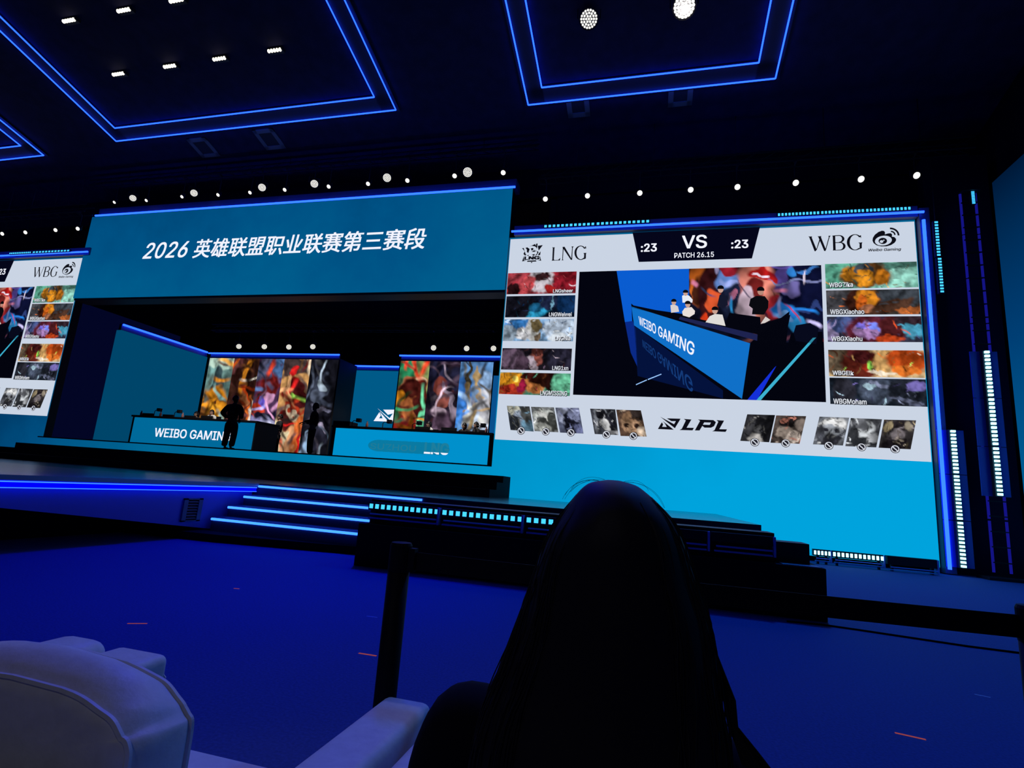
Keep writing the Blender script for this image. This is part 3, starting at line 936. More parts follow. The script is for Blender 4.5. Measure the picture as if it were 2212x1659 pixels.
a, b = P(453.8, 773, Y=YB), P(732.5, 778, Y=YB)
n = 5
zt = (a.z + b.z) / 2
XS = [P(x, 775, Y=YB).x for x in (453.8, 507, 562, 615.5, 674, 732.5)]
aw = art_wall('left-hand wall of five tall colourful art pictures behind the longer-lettered desk', zt, 1.745, XS, LEFT, 100)
XR = [P(x, 781, Y=YB).x for x in (866, 929.5, 996, 1066.5)]
aw2 = art_wall('right-hand wall of three tall colourful art pictures behind the nearer desk', zt, 1.745, XR, RIGHT, 120)
box('side_panel', (XR[-1] + .06, YB - .02, 2.6), (XR[-1] + .6, YB + .0, 6.1), scr('0a4f8c'), aw2)
ZST = P(454.7, 764, Y=YB).z
strip('blue light strip above the five pictures at the back of the stage', [(XS[0] - .05, YB - .1, ZST), (XS[-1] + .05, YB - .1, ZST)], .04, ((XS[0], YB, zt + .07), (XS[-1], YB + .1, ZST + .05)), group='blue light strips inside the stage opening')
strip('blue light strip above the three pictures on the right of the stage', [(XR[0] - .05, YB - .1, ZST), (XR[-1] + .35, YB - .1, ZST)], .04, ((XR[0], YB, zt + .07), (XR[-1] + .35, YB + .1, ZST + .05)), group='blue light strips inside the stage opening')

# teal side wall on the left of the stage
XL = P(454, 766, Y=YB).x - .12
n0, n1 = P(263.5, 713, X=XL), P(266, 701.5, X=XL)
sw = thing('led_side_wall', (XL, (n0.y + YB) / 2, SZ), 'plain teal LED side wall on the left inside the stage', 'screen')
box('panel', (XL - .3, n0.y, SZ + .005), (XL, YB - .02, n0.z), scr('00456a'), sw)
strip('slanting blue light strip above the teal side wall of the stage', [(XL + .02, n0.y, n1.z), (XL + .02, YB - .1, n1.z)], .045,
      ((XL - .2, n0.y, n0.z + .01), (XL - .06, YB, n1.z + .04)), group='blue light strips inside the stage opening')

# deeper teal wall between the art walls
YD = 25.4
a, b = P(762, 800, Y=YD), P(900, 802, Y=YD)
dw = thing('led_back_wall', ((a.x + b.x) / 2, YD, SZ), 'teal LED wall set back between the two art walls with a white logo', 'screen')
box('panel', (a.x, YD, SZ + .005), (b.x, YD + .2, a.z), scr('005a88'), dw)
fd = lambda p: F(p, YD)
ZD = lambda p: fd((680 + p[0] / 3.95, 640 + p[1] / 3.95))
flat('league_logo', [[ZD(p) for p in q] for q in [
    [(535, 955), (645, 1060), (672, 1070), (720, 968), (585, 968), (625, 1012), (668, 1000), (640, 1040)],
    [(503, 1065), (552, 990), (565, 1018), (550, 1042), (580, 1042), (556, 985), (630, 1070)]]], YD - .02, WHITE, dw)
s1_, s2_ = P(762, 790.5, Y=YD - .1), P(880, 792.3, Y=YD - .1)
strip('short blue light strip above the recessed teal wall with the logo', [(s1_.x, YD - .1, s1_.z), (s2_.x, YD - .1, s1_.z)], .045, ((s1_.x, YD, a.z + .03), (s2_.x, YD + .2, s1_.z + .05)), group='blue light strips inside the stage opening')

# team desks
def desk(label, Y, x0, x1, ztop, depth, col):
    t = thing('team_desk', ((x0 + x1) / 2, Y, SZ), label, 'desk')
    box('desk_body', (x0 - .12, Y + .02, SZ), (x1 + .06, Y + depth, ztop + .02), BLACK, t)
    box('worktop', (x0 - .16, Y - .03, ztop + .02), (x1 + .1, Y + depth + .02, ztop + .09), dif('desk_top', (.01, .01, .014), .6, .2), t)
    f = box('led_front', (x0, Y, SZ + .1), (x1, Y + .02, ztop), col, t)
    f['label'] = 'teal screen front of the desk'
    return t, f


a, b = P(291, 902, Y=18), P(551, 913, Y=18)
d1, f1 = desk('stage desk with white lettering on its teal front, farther left', 18.0, a.x, b.x, (a.z + b.z) / 2, 1.35, scr('00699a'))
q0, q1 = P(331.5, 943, Y=17.97), P(497, 950, Y=17.97)
ztx = P(400, 927.5, Y=17.97).z
zbx = P(400, 947.2, Y=17.97).z
lettering('front_text', 'WEIBO GAMING', inrect(q0.x, zbx, q1.x + .02, ztx, 17.985), WHITE, d1, bold=.016)
a, b = P(726, 924, Y=17), P(1057, 941, Y=17)
d2, f2 = desk('nearer stage desk with half-faded lettering on its bright teal front', 17.0, a.x, b.x, (a.z + b.z) / 2, .95, scr('0090cc'))
ZQ = lambda p: F((720 + p[0] / 6.144, 900 + p[1] / 6.144), 16.98)
g0 = ZQ((455, 470))
g1 = ZQ((1545, 340))
zlo, zhi = ZQ((900, 478))[1], ZQ((900, 325))[1]
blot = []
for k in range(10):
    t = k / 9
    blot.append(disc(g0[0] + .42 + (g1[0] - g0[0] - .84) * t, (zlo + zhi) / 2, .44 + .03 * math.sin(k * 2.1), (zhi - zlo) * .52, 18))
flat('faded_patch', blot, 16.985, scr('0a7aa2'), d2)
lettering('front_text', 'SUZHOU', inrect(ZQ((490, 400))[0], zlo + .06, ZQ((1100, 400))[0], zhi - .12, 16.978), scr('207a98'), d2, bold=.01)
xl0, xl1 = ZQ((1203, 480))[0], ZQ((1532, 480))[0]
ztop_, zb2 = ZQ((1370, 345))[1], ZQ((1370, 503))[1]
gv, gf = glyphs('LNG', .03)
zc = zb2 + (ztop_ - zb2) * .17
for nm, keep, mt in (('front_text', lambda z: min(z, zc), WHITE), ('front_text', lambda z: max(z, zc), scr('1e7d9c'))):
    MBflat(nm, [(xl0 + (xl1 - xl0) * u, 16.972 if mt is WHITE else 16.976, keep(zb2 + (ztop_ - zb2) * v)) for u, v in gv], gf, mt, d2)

# side case at the back of the nearer desk
tag(box('equipment_case', (P(722, 920, Y=18.4).x, 18.3, SZ), (P(757, 925, Y=18.4).x, 18.9, P(735, 910, Y=18.4).z), BLACK), 'dark equipment case behind the left end of the nearer desk', 'case')

# ------------------------------------------------------------------ front deck, runway and steps
DZ = 0.92
DECKM = dif('glossy_deck', (0.05, 0.06, 0.08), 0.18, 1.0, noise=0.3, nscale=45, bump=0.12)
deck = MB().prism([(-22, 9.05, 0.02), (1.65, 9.05, 0.02), (1.65, 14.88, 0.02), (-22, 14.88, 0.02)], (0, 0, DZ - .02)).build('front_deck', DECKM)
tag(deck, 'glossy dark front deck before the big screens reflecting their teal light', 'stage')

rw = thing('runway', (-9.5, 6, 0), 'runway of the stage with glowing blue edge, reaching towards the audience at left', 'stage')
RX = -7.2
RY0 = 3.0
RUNM = dif('runway_top', (0.26, 0.26, 0.30), 0.25, 0.5)
SKIRT = dif('runway_skirt', (0.12, 0.12, 0.55), 0.6, 0.3)
box('top_slab', (-14, RY0, DZ - .06), (RX, 9.04, DZ), RUNM, rw)
GLOW = emi('blue_fascia', (0.0, 0.0, 1.0), 1.15)
box('edge_face', (-14, RY0, .845), (RX - .05, 9.0, DZ - .06), SKIRT, rw)
box('glowing_fascia', (RX - .09, RY0, .775), (RX - .02, 9.0, .838), GLOW, rw)['label'] = 'glowing blue edge light'
MB().tube([(RX - .015, RY0, .842), (RX - .015, 9.0, .842)], .008, 6).build('edge_line', STRIP, rw)
MB().tube([(RX - .015, RY0, .771), (RX - .015, 9.0, .771)], .006, 6).build('edge_line', STRIP, rw)
A0, A1 = P(0, 1097, X=RX - .1), P(452, 1142, X=RX - .1)
sl = (A1.z - A0.z) / (A1.y - A0.y)
zf = A0.z + sl * (RY0 - A0.y)
MB().prism([(RX - .1, RY0, zf), (RX - .1, A1.y, A1.z), (RX - .1, 9.0, A1.z - .03), (RX - .1, 9.0, .775), (RX - .1, RY0, .775)], (-.08, 0, 0)).build('skirt', SKIRT, rw)
box('base', (-13, RY0, 0), (-8.45, 9.0, .775), MATTE, rw)
v = thing('vent_grille', P(412, 1100, X=RX - .09), 'square louvred vent grille in the blue runway skirt beside the steps', 'vent')
VX = RX - .1
p00, p11 = P(388, 1126, X=VX), P(437, 1076, X=VX)
y0, y1, z0, z1 = p00.y, p11.y, P(410, 1126, X=VX).z, P(412, 1076.5, X=VX).z
fr = MB()
for q in (((VX, y0, z0), (VX + .03, y1, z0 + .02)), ((VX, y0, z1 - .02), (VX + .03, y1, z1)), ((VX, y0, z0), (VX + .03, y0 + .08, z1)), ((VX, y1 - .08, z0), (VX + .03, y1, z1))):
    fr.box(*q)
fr.build('frame', dif('vent_metal', (.10, .10, .16), .5, .4), v)
box('dark_backing', (VX, y0 + .07, z0 + .015), (VX + .006, y1 - .07, z1 - .015), MATTE, v)
for k in range(7):
    zc_ = z0 + .03 + (z1 - z0 - .06) * (k + .5) / 7
    MB().prism([(VX + .006, y0 + .08, zc_ + .012), (VX + .026, y0 + .08, zc_ - .008), (VX + .026, y0 + .08, zc_ - .012), (VX + .006, y0 + .08, zc_ + .006)], (0, y1 - y0 - .16, 0)).build('louvre', dif('vent_metal', (.10, .10, .16), .5, .4), v)

# steps with light strips
stp = thing('stage_steps', (-5.4, 8.5, 0), 'flight of dark steps edged with glowing cyan-blue light strips', 'steps')
SX0, SX1 = -7.19, -2.2
HEI = [(7.98, .305), (8.32, .493), (8.67, .675), (9.02, .87)]
STEPM = dif('step_black', (0.035, 0.035, 0.06), 0.5, 0.4)
for k, (y, z) in enumerate(HEI):
    x1 = (SX1, -1.9, -1.7, .6)[k]
    box('tread', (SX0, y, z - .17 if k else .0), (x1, (HEI[k + 1][0] if k < 3 else 9.05), z + .035), STEPM, stp)
    px = [(452, 776, 1120), (488, 803, 1095), (522, 795, 1073), (552, 912, 1050)][k]
    x0l = P(px[0], px[2], Y=y - .01).x
    x1l = x1 - .02 if k else P(778, 1157, Y=y).x
    if k == 3:
        x1l = P(912, 1080, Y=y).x
    x0l = max(x0l, SX0 + .01)
    MB().tube([(x0l, y - .016, z), (x1l, y - .016, z)], .022, 6).build('step_light', STEPL, stp)
tag(MB().prism([(-8.4, 7.45, 0), (-6.73, 7.52, 0), (-5.9, 7.66, 0), (-4.3, 7.93, 0), (-2.2, 7.96, 0), (-8.4, 7.96, 0)], (0, 0, .12)).build('step_base', MATTE), 'low black base in front of the lit steps', 'base')

# black steps in front of the opening
bs = thing('black_steps', (-12.4, 13.6, DZ), 'wide flight of black steps leading up to the stage opening', 'steps')
for k, (y, z) in enumerate([(12.9, 1.11), (13.5, 1.30), (14.1, 1.48)]):
    box('tread', (-21.3 - (.35 * (2 - k)), y, DZ), (-3.75, W - .03 if k == 2 else y + .6, z), dif('step_matte', (0.012, 0.012, 0.018), .8, .1), bs)

# ================================================================== BLACK RISER WITH PIXEL BARS IN FRONT
tag(box('speaker_riser', (-3.88, 6.99, 0.0), (1.94, 7.75, 0.565), dif('riser_black', (0.008, 0.008, 0.011), .85, .12), bevel=.01),
    'long low black riser box standing on the carpet before the steps', 'riser')


PURP = dif('rail_metal', (0.55, 0.45, 0.95), 0.35, 0.5)


def bar(p0, p1, face, up, label, lit=True, cells=12, h=.085, mat=None, group=None, rail=True, cs=.58, foot=None, proud=.006, board=0.0):
    """pixel bar: housing between p0 and p1 (axis), front direction `face`, up vector"""
    p0, p1, face, up = Vector(p0), Vector(p1), Vector(face).normalized(), Vector(up).normalized()
    ax = (p1 - p0)
    L = ax.length
    ax.normalize()
    t = thing('pixel_bar', (p0 + p1) / 2, label, 'pixel bar', group)
    dep = h * .9
    hh = h / 2 + .012

    def obx(mb, c0, c1, u0, u1, f0, f1):
        vs = [p0 + ax * a + up * u + face * f for a in (c0, c1) for f in (f0, f1) for u in (u0, u1)]
        return mb.add(vs, [(0, 1, 3, 2), (4, 6, 7, 5), (0, 4, 5, 1), (2, 3, 7, 6), (0, 2, 6, 4), (1, 5, 7, 3)])
    obx(MB(), 0, L, -hh, hh, -dep, 0).build('housing', BLACK, t)
    w = L / cells
    m = mat or (CYAN if lit else dif('unlit_cell', (.02, .025, .03), .3, .5))
    if lit or rail:
        for k in range(cells if lit else 0):
            obx(MB(), w * (k + .5 - cs / 2), w * (k + .5 + cs / 2), -h * .36, h * .36, -.002, proud).build('led_cell', m, t)
    if rail:
        mb = MB()
        mb.tube([p0 + ax * .05 - up * (hh + .05) + face * .02, p1 - ax * .03 - up * (hh + .05) + face * .02], .012, 6)
        mb.build('rail', PURP, t)
        mb = MB()
        obx(mb, .03, L - .03, -hh - .115, -hh - .095, -.02, .03)
        mb.build('base_rail', PURP, t)
        mb = MB()
        obx(mb, L - .02, L + .005, -hh - .12, hh + .0, -dep, .035)
        mb.build('bracket', PURP, t)
    if board:
        obx(MB(), 0, L, -board, board, -dep - .03, -dep).build('glow_board', dif('blue_glow_board', (.05, .10, .55), .6, .2), t)  # board added as a blue reflector to imitate the glow around the cells
    if foot is not None:
        for a in (.08, L - .12):
            mb = MB()
            obx(mb, a, a + .04, -foot, -hh, -dep * .8, -dep * .2)
            mb.build('foot', BLACK, t)
    return t


YB1 = 7.12
GB = 'pixel bars along the black riser'
px = [795, 952, 1133, 1333, 1535, 1677]
ys = [1090, 1105, 1123, 1142, 1160, 1172]
xs = [P(px[i], ys[i], Y=YB1).x for i in range(6)]
ZBAR = .80
desc = ['lit pixel bar at the left end of the black riser, above the steps', 'lit pixel bar second from the left on the black riser',
        'lit pixel bar partly behind the dark-haired head on the riser', 'unlit pixel bar hidden mostly behind the dark-haired head on the riser', 'unlit pixel bar near the right end of the black riser']
for k in range(5):
    bar((xs[k] + .01, YB1, ZBAR), (xs[k + 1] - .015, YB1, ZBAR), (0, -1, 0), (0, 0, 1), desc[k], lit=k < 3, h=.085, group=GB, foot=.235)
tag(box('bar_shelf', (xs[0], YB1 + .1, .565), (xs[-1], YB1 + .5, .893), BLACK), 'black backing shelf behind the pixel bars on the riser', 'shelf')
tag(box('equipment_case', (xs[-1] + .02, 7.25, .565), (1.84, 7.6, .80), BLACK), 'small black case on the right end of the long riser', 'case')
tag(box('paper_sheet', (1.5, 7.01, .566), (1.9, 7.22, .572), dif('grey_sheet', (.3, .32, .35), .7, .2)), 'pale flat sheet lying on the right end of the long riser', 'sheet')
# bars on the floor in front of the big right-hand screen
g2 = 'pixel bars at the foot of the right-hand screen'
e = [P(x, y, Y=14.2) for x, y in ((1757, 1194), (1798, 1200), (1914, 1213), (2027, 1222))]
zb = e[0].z
bar((e[0].x, 14.2, .25), (e[1].x - .02, 14.2, .25), (0, -1, 0), (0, 0, 1), 'lit pixel bar on the floor under the right-hand screen, nearer the riser', cells=5, h=.12, group=g2, foot=.25, mat=CYANHOT)
bar((e[1].x, 14.2, .25), (e[2].x - .03, 14.2, .25), (0, -1, 0), (0, 0, 1), 'lit pixel bar in the middle at the foot of the right-hand screen', h=.12, group=g2, foot=.25, mat=CYANHOT)
bar((e[2].x + .03, 14.2, .23), (e[3].x, 14.2, .23), (0, -1, 0), (0, 0, 1), 'unlit dark bar on the floor at the lower right corner of the big screen', lit=False, h=.16, group=g2, foot=.23)


def barpx(q0, q1, Y, label, n, group, vertical=False, mat=None, h=.1, cs=.58, proud=.006, board=0.0):
    a, b = P(q0[0], q0[1], Y=Y), P(q1[0], q1[1], Y=Y)
    if vertical:
        b.x = a.x
    else:
        b.z = a.z
    for k in range(n):
        p, q = a.lerp(b, k / n), a.lerp(b, (k + .985) / n)
        bar(p, q, (0, -1, 0), (1, 0, 0) if vertical else (0, 0, 1), label[k], mat=mat, h=h, group=group, rail=False, cs=cs, proud=proud, board=board)


g3 = 'pixel bars above the right-hand screen'
barpx((1174, 489), (1406, 477), 14.55, ['pixel bar above the right-hand screen, beside the teal header', 'pixel bar above the right-hand screen, second from the header'], 2, g3, h=.1)
barpx((1679, 464), (1970, 449.5), 14.55, ['pixel bar above the right-hand screen, third from the header', 'pixel bar above the right-hand screen, fourth from the header', 'pixel bar above the upper right corner of the right-hand screen'], 3, g3, h=.1)
g4 = 'pixel bars above the left-hand screen'
barpx((70, 545), (152, 541), 14.55, ['pixel bar above the left-hand screen'], 1, g4, h=.08)
barpx((20, 547.5), (68, 545.5), 14.55, ['pixel bar above the left-hand screen near the left edge of the photo'], 1, g4, h=.08)
g5 = 'upright pixel bars right of the big screen'
barpx((2022, 477), (2028.5, 555), 14.55, ['upright pixel bar beside the upper right corner of the right-hand screen'], 1, g5, True, h=.1, mat=CYAN)
barpx((2029.3, 556), (2037, 634), 14.55, ['upright pixel bar just under the topmost one right of the big screen'], 1, g5, True, h=.1, mat=CYAN)
for o in list(C.objects):                # the upper bar hangs from the truss above
    if o.get('label', '').startswith('upright pixel bar beside the upper right corner'):
        a = P(2022, 477, Y=14.55)
        m = MB()
        m.tube([(a.x, 14.59, a.z - .05), (a.x, 14.59, 10.15), (a.x, 14.55, 10.21)], .014, 6)
        m.box((a.x - .04, 14.52, 10.20), (a.x + .04, 14.58, 10.227))
        m.build('hanger', BLACK, o)
barpx((2057, 928), (2067, 1228), 14.55, ['bright upright pixel bar right of the big screen, topmost of the lower three', 'bright upright pixel bar right of the big screen, middle of the lower three', 'bright upright pixel bar right of the big screen, standing on the floor'], 3, g5, True, mat=CYANHOT, h=.12, cs=.55, proud=.05, board=.27)
g6 = 'pixel bars on the far right mast'
barpx((2101, 413), (2103, 441), 14.46, ['short pixel bar at the top of the far right mast'], 1, g6, True, h=.09)
barpx((2130, 757), (2155, 1074), 14.4, ['bright pixel bar on the far right mast, topmost of three', 'bright pixel bar on the far right mast, middle of three', 'bright pixel bar on the far right mast, lowest of three'], 3, g6, True, mat=CYANHOT, h=.12, cs=.55, proud=.05, board=.27)
mx = P(2130, 760, Y=14.45).x
mast = thing('light_mast', (mx, 14.5, 0), 'tall dark mast of twin tubes carrying pixel bars at the far right', 'mast')
for dx in (-.16, .16):
    for k in range(8):
        MB().tube([(mx + dx, 14.6, .15 + k * 1.14), (mx + dx, 14.6, .15 + k * 1.14 + 1.10)], .028, 8).build('led_tube', emi('dim_blue_tube', (.03, .03, 1), .22), mast)
for k in range(28):
    box('crossbar', (mx - .17, 14.545, .35 + k * .33), (mx + .17, 14.60, .375 + k * .33), BLACK, mast)
zcap = P(2101, 413, Y=14.46).z
box('top_cap', (mx - .2, 14.40, zcap + .01), (mx + .2, 14.64, zcap + .04), BLACK, mast)
box('base_plate', (mx - .4, 14.3, 0), (mx + .4, 14.8, .06), BLACK, mast)

# ================================================================== CEILING LIGHT FRAMES
FRB = dif('frame_backing', (0.03, 0.03, 0.05), 0.6, 0.3)


def cpt(x, y, off):
    return Vector((x, y, cz(y) + off))


def light_frame(label, x0, x1, y1, y0, inset):
    t = thing('ceiling_light_frame', cpt((x0 + x1) / 2, y1, -.05), label, 'light frame', 'blue outlined ceiling frames')
    for nm, i in (('outer_light_tube', 0), ('inner_light_tube', inset)):
        a, b, c, d = (x0 + i, y1 - i), (x1 - i, y1 - i), (x1 - i, y0 + i), (x0 + i, y0 + i)
        P4 = [cpt(*q, -.10) for q in (a, b, c, d)]
        mb = MB()
        for k in range(4):
            mb.tube([P4[k], P4[(k + 1) % 4]], .020, 6)
        mb.build(nm, STRIP, t)
    mb = MB()
    i = inset
    for q in (((x0 - .1, y1 - i), (x1 + .1, y1 - i), (x1 + .1, y1 + .1), (x0 - .1, y1 + .1)), ((x0 - .1, y0 - .1), (x1 + .1, y0 - .1), (x1 + .1, y0 + i), (x0 - .1, y0 + i)),
              ((x0 - .1, y0), (x0 + i, y0), (x0 + i, y1), (x0 - .1, y1)), ((x1 - i, y0), (x1 + .1, y0), (x1 + .1, y1), (x1 - i, y1))):
        mb.prism([cpt(*p, -.05) for p in q], (0, 0, .04))
    mb.build('frame_board', FRB, t)
    return t


light_frame('large blue outlined light frame on the ceiling at upper left', -18.4, -7.66, 13.0, 5.5, .48)
light_frame('blue outlined light frame on the ceiling at upper right with two hot lamps', -3.63, 2.90, 13.3, 6.5, .48)
light_frame('blue outlined light frame cut off by the left edge of the photo', -31.0, -22.1, 13.24, 6.0, .48)

# ceiling vents
for k, (x, y, w) in enumerate([(440, 318, 1), (582, 300, 1), (1249, 230, .8), (1470, 205, .8)]):
    p = PC(x, y)
    t = thing('ceiling_vent', p + Vector((0, 0, -.03)), ['faint square ceiling vent below the upper left frame, further left', 'faint square ceiling vent below the upper left frame, further right',
              'faint square ceiling vent under the upper right frame, on its left', 'faint square ceiling vent under the upper right frame, on its right'][k], 'vent', 'square ceiling vents')
    mb = MB()
    s = .34 * w + .05
    for q in (((-s, -s), (s, -s + .14)), ((-s, s - .14), (s, s)), ((-s, -s), (-s + .14, s)), ((s - .14, -s), (s, s))):
        (ax_, ay), (bx_, by) = q
        mb.prism([cpt(p.x + ax_, p.y + ay, -.03), cpt(p.x + bx_, p.y + ay, -.03), cpt(p.x + bx_, p.y + by, -.03), cpt(p.x + ax_, p.y + by, -.03)], (0, 0, .025))
    mb.build('vent_frame', dif('vent_grey', (.22, .22, .26), .6, .3), t)
    mb = MB()
    mb.prism([cpt(p.x + a_, p.y + b_, -.012) for a_, b_ in ((-s + .1, -s + .1), (s - .1, -s + .1), (s - .1, s - .1), (-s + .1, s - .1))], (0, 0, .008))
    mb.build('vent_core', dif('vent_core_grey', (.05, .05, .07), .7, .2), t)


# ================================================================== STAGE LIGHTS
def orient(mb_fn, c, aim):
    """build in a local frame whose +Z is the aim direction"""
    M = Vector(aim).normalized().to_track_quat('Z', 'Y').to_matrix()
    m = MB()
    mb_fn(m)
    m.v = [tuple(Vector(c) + M @ Vector(p)) for p in m.v]
    return m


def lathe(m, prof, n=16):
    rows = [[(r * math.cos(2 * PI * k / n), r * math.sin(2 * PI * k / n), z) for k in range(n)] for r, z in prof]
    m.rings(rows)


def can_light(p, aim, r, label, group, hot=False, dots=False, top=None):
    p = Vector(p)
    aim = Vector(aim).normalized()
    t = thing('stage_light', p, label, 'stage light', group)
    orient(lambda m: lathe(m, [(r * .5, -2.4 * r), (r * .95, -2.0 * r), (r * 1.12, -.9 * r), (r * 1.15, .12 * r), (r * 1.02, .12 * r), (r * 1.02, -.02 * r)]), p, aim).build('lamp_body', BLACK, t, smooth=False)
    if dots:
        orient(lambda m: lathe(m, [(r, -.05 * r), (r, .0)]), p, aim).build('lamp_face', dif('lamp_face', (.25, .25, .27), .4, .4), t)

        def cells(m):
            for ring_, nn in ((0, 1), (.3, 6), (.58, 12), (.86, 18)):
                for k in range(nn):
                    a = 2 * PI * k / nn
                    cx, cy = r * ring_ * math.cos(a), r * ring_ * math.sin(a)
                    m.rings([[(cx + r * .125 * math.cos(u), cy + r * .125 * math.sin(u), z) for u in np.linspace(0, 2 * PI, 8)[:-1]] for z in (0, .03 * r)])
        orient(cells, p, aim).build('led_lens', HOT if hot else WHITEL, t)
    else:
        orient(lambda m: lathe(m, [(r, -.02 * r), (r * .98, .1 * r), (r * .7, .3 * r), (r * .3, .4 * r), (.01, .42 * r)]), p, aim).build('lens', HOT if hot else WHITEL, t)
    side = aim.cross(Vector((0, 0, 1)))
    if side.length < .1:
        side = Vector((1, 0, 0))
    side.normalize()
    c = p - aim * r
    m = MB()
    m.tube([c + side * r * 1.3, c + side * r * 1.35 + Vector((0, 0, r * 1.6)), c - side * r * 1.35 + Vector((0, 0, r * 1.6)), c - side * r * 1.3], .015, 6)
    m.build('yoke', BLACK, t)
    a_ = c + Vector((0, 0, r * 1.6))
    cl = MB()
    if top:
        cl.tube([a_, Vector((c.x, c.y, top[1] - .10)), Vector((c.x, top[0], top[1] - .045))], .016, 6)
        cl.box((c.x - .04, top[0] - .03, top[1] - .05), (c.x + .04, top[0] + .03, top[1] - .024))
    else:
        cl.tube([a_, Vector((c.x, c.y, cz(c.y) - .005))], .018, 6)
    cl.build('clamp', BLACK, t)
    return t


def truss(label, x0, x1, y, z, w=.3, rod=None):
    t = MB()
    cs = [(y - w / 2, z), (y + w / 2, z), (y - w / 2, z + w), (y + w / 2, z + w)]
    for cy, cz_ in cs:
        t.tube([(x0, cy, cz_), (x1, cy, cz_)], .022, 6)
    n = int((x1 - x0) / .5)
    for k in range(n):
        a, b = x0 + (x1 - x0) * k / n, x0 + (x1 - x0) * (k + 1) / n
        t.tube([(a, cs[0][0], z), (b, cs[0][0], z + w)], .012, 4)
        t.tube([(a, cs[1][0], z + w), (b, cs[1][0], z)], .012, 4)
        t.tube([(a, cs[0][0], z), (a, cs[1][0], z)], .012, 4)
    for k in range(5):
        x = x0 + (x1 - x0) * (k + .5) / 5
        t.tube([(x, y, z + w), (x, y, rod or cz(y))], .01, 5)
    return tag(t.build('lighting_truss', BLACK), label, 'truss', 'dark lattice trusses carrying the stage lights')


EYE = Vector((0, 0, 1.3))
GPAR = 'round dotted stage lights above the header'
pars = [(287, 428, 8.5), (419, 417, 9), (566, 405, 9.5), (679, 397, 9.5), (836, 384, 10), (1010, 372, 11)]
for k, (x, y, r) in enumerate(pars):
    p = P(x, y, Y=14.3)
    can_light(p, (EYE - p).normalized() + Vector((.1, 0, -.1)), r / FPX * 15.3, '%s round dotted light from the left in the row above the header' % ORD[k], GPAR, dots=True, top=(14.26, 11.35))
GDOME = 'small dome stage lights above the header'
domes = [(247, 437), (316, 433), (393, 425), (471, 421), (540, 416), (615, 410), (710, 403), (795, 397), (880, 390), (982, 380), (1087, 373)]
for k, (x, y) in enumerate(domes):
    p = P(x, y, Y=14.35)
    can_light(p, (0.05, -.7, -.75), (.050 + .000022 * x), '%s small dome light from the left in the row above the header' % ORD[k], GDOME, top=(14.26, 11.35))
truss('long lattice truss above the teal header', -21, -3.5, 14.36, 11.35, .2)
GR = 'spotlights in the row above the right-hand screen'
for k, (x, y) in enumerate([(1178, 430), (1269, 423), (1382, 417), (1492, 410), (1593, 404), (1719, 395), (1860, 387), (1980, 379)]):
    p = P(x, y, Y=14.3)
    can_light(p, (.1, -.85, -.55), .070 + .000012 * (x - 1100), '%s spotlight from the left in the row above the right-hand screen' % ORD[k], GR, top=(14.25, 10.25))
truss('long lattice truss above the right-hand screen', -3.4, 7.6, 14.4, 10.25)
GL = 'spotlights in the row above the left-hand screen'
for k, (x, y) in enumerate([(168, 494), (120, 497), (55, 502), (5, 505)]):
    p = P(x, y, Y=14.3)
    can_light(p, (.3, -.85, -.5), .07, ['spotlight above the left-hand screen nearest to the teal header', 'second spotlight from the header above the left-hand screen',
              'third spotlight from the header above the left-hand screen', 'spotlight above the left-hand screen at the left edge of the photo'][k], GL, top=(14.25, 10.25))
truss('long lattice truss above the left-hand screen', -27, -20.9, 14.4, 10.25)
GI = 'spotlights hanging inside the stage opening'
for k, (x, y) in enumerate([(516, 748.4), (571, 749), (624, 749.6), (675.7, 749), (936.5, 751.4), (1008, 752.7), (1066, 752.7)]):
    p = P(x, y, Y=22.2)
    lab = '%s spotlight from the left above the five tall pictures' % ORD[k] if k < 4 else '%s spotlight from the left above the three tall pictures' % ORD[k - 4]
    can_light(p, (EYE - p).normalized() + Vector((.25, 0, -.15)), .125, lab, GI, dots=True, top=(22.15, 8.0))
truss('lattice truss holding the lights inside the stage opening', -22, -4.5, 22.3, 8.0, rod=10.4)

# five-cell blinders in the upper left ceiling frame
GBL = 'five-cell lamps in the upper left ceiling frame'
bl = [(-15.85, 9.31, 'back row, left'), (-13.93, 9.31, 'back row, right'), (-15.85, 10.86, 'first'), (-13.93, 10.86, 'second'), (-12.18, 10.86, 'third'), (-10.34, 10.86, 'fourth')]
lbl = ['five-cell lamp in the upper left frame, upper row, nearest the left edge', 'five-cell lamp in the upper left frame, upper row, second',
       'five-cell lamp in the upper left frame, lower row, leftmost', 'five-cell lamp in the upper left frame, lower row, second from left',
       'five-cell lamp in the upper left frame, lower row, third from left', 'five-cell lamp in the upper left frame, lower row, rightmost']
bl.append((-12.2, 9.31, ''))
lbl.append('five-cell lamp in the upper left frame, cut off by the top of the photo')
for k, (x, y, _) in enumerate(bl):
    z = cz(y) - .12
    t = thing('blinder_lamp', (x, y, z), lbl[k], 'stage light', GBL)
    box('lamp_body', (x - .24, y - .06, z), (x + .24, y + .10, z + .095), BLACK, t)
    for j in range(5):
        cx = x - .18 + .09 * j
        MB().ell((cx, y - .045, z + .0), (.036, .05, .05), 10, 6).build('lamp_cell', emi('warm_lamp_cell', (1.0, .93, .74), 2.4), t)
GH = 'hot round lamps in the upper right ceiling frame'
for k, (x, y, r) in enumerate([(1272, 41, 14), (1478, 14, 16)]):
    p = PC(x, y, -.45)
    can_light(p, (EYE - p).normalized(), r / FPX * 17.2, ['hot round lamp on the left inside the upper right ceiling frame', 'hot round lamp on the right inside the upper right frame, at the top edge'][k], GH, hot=k == 1, dots=True)

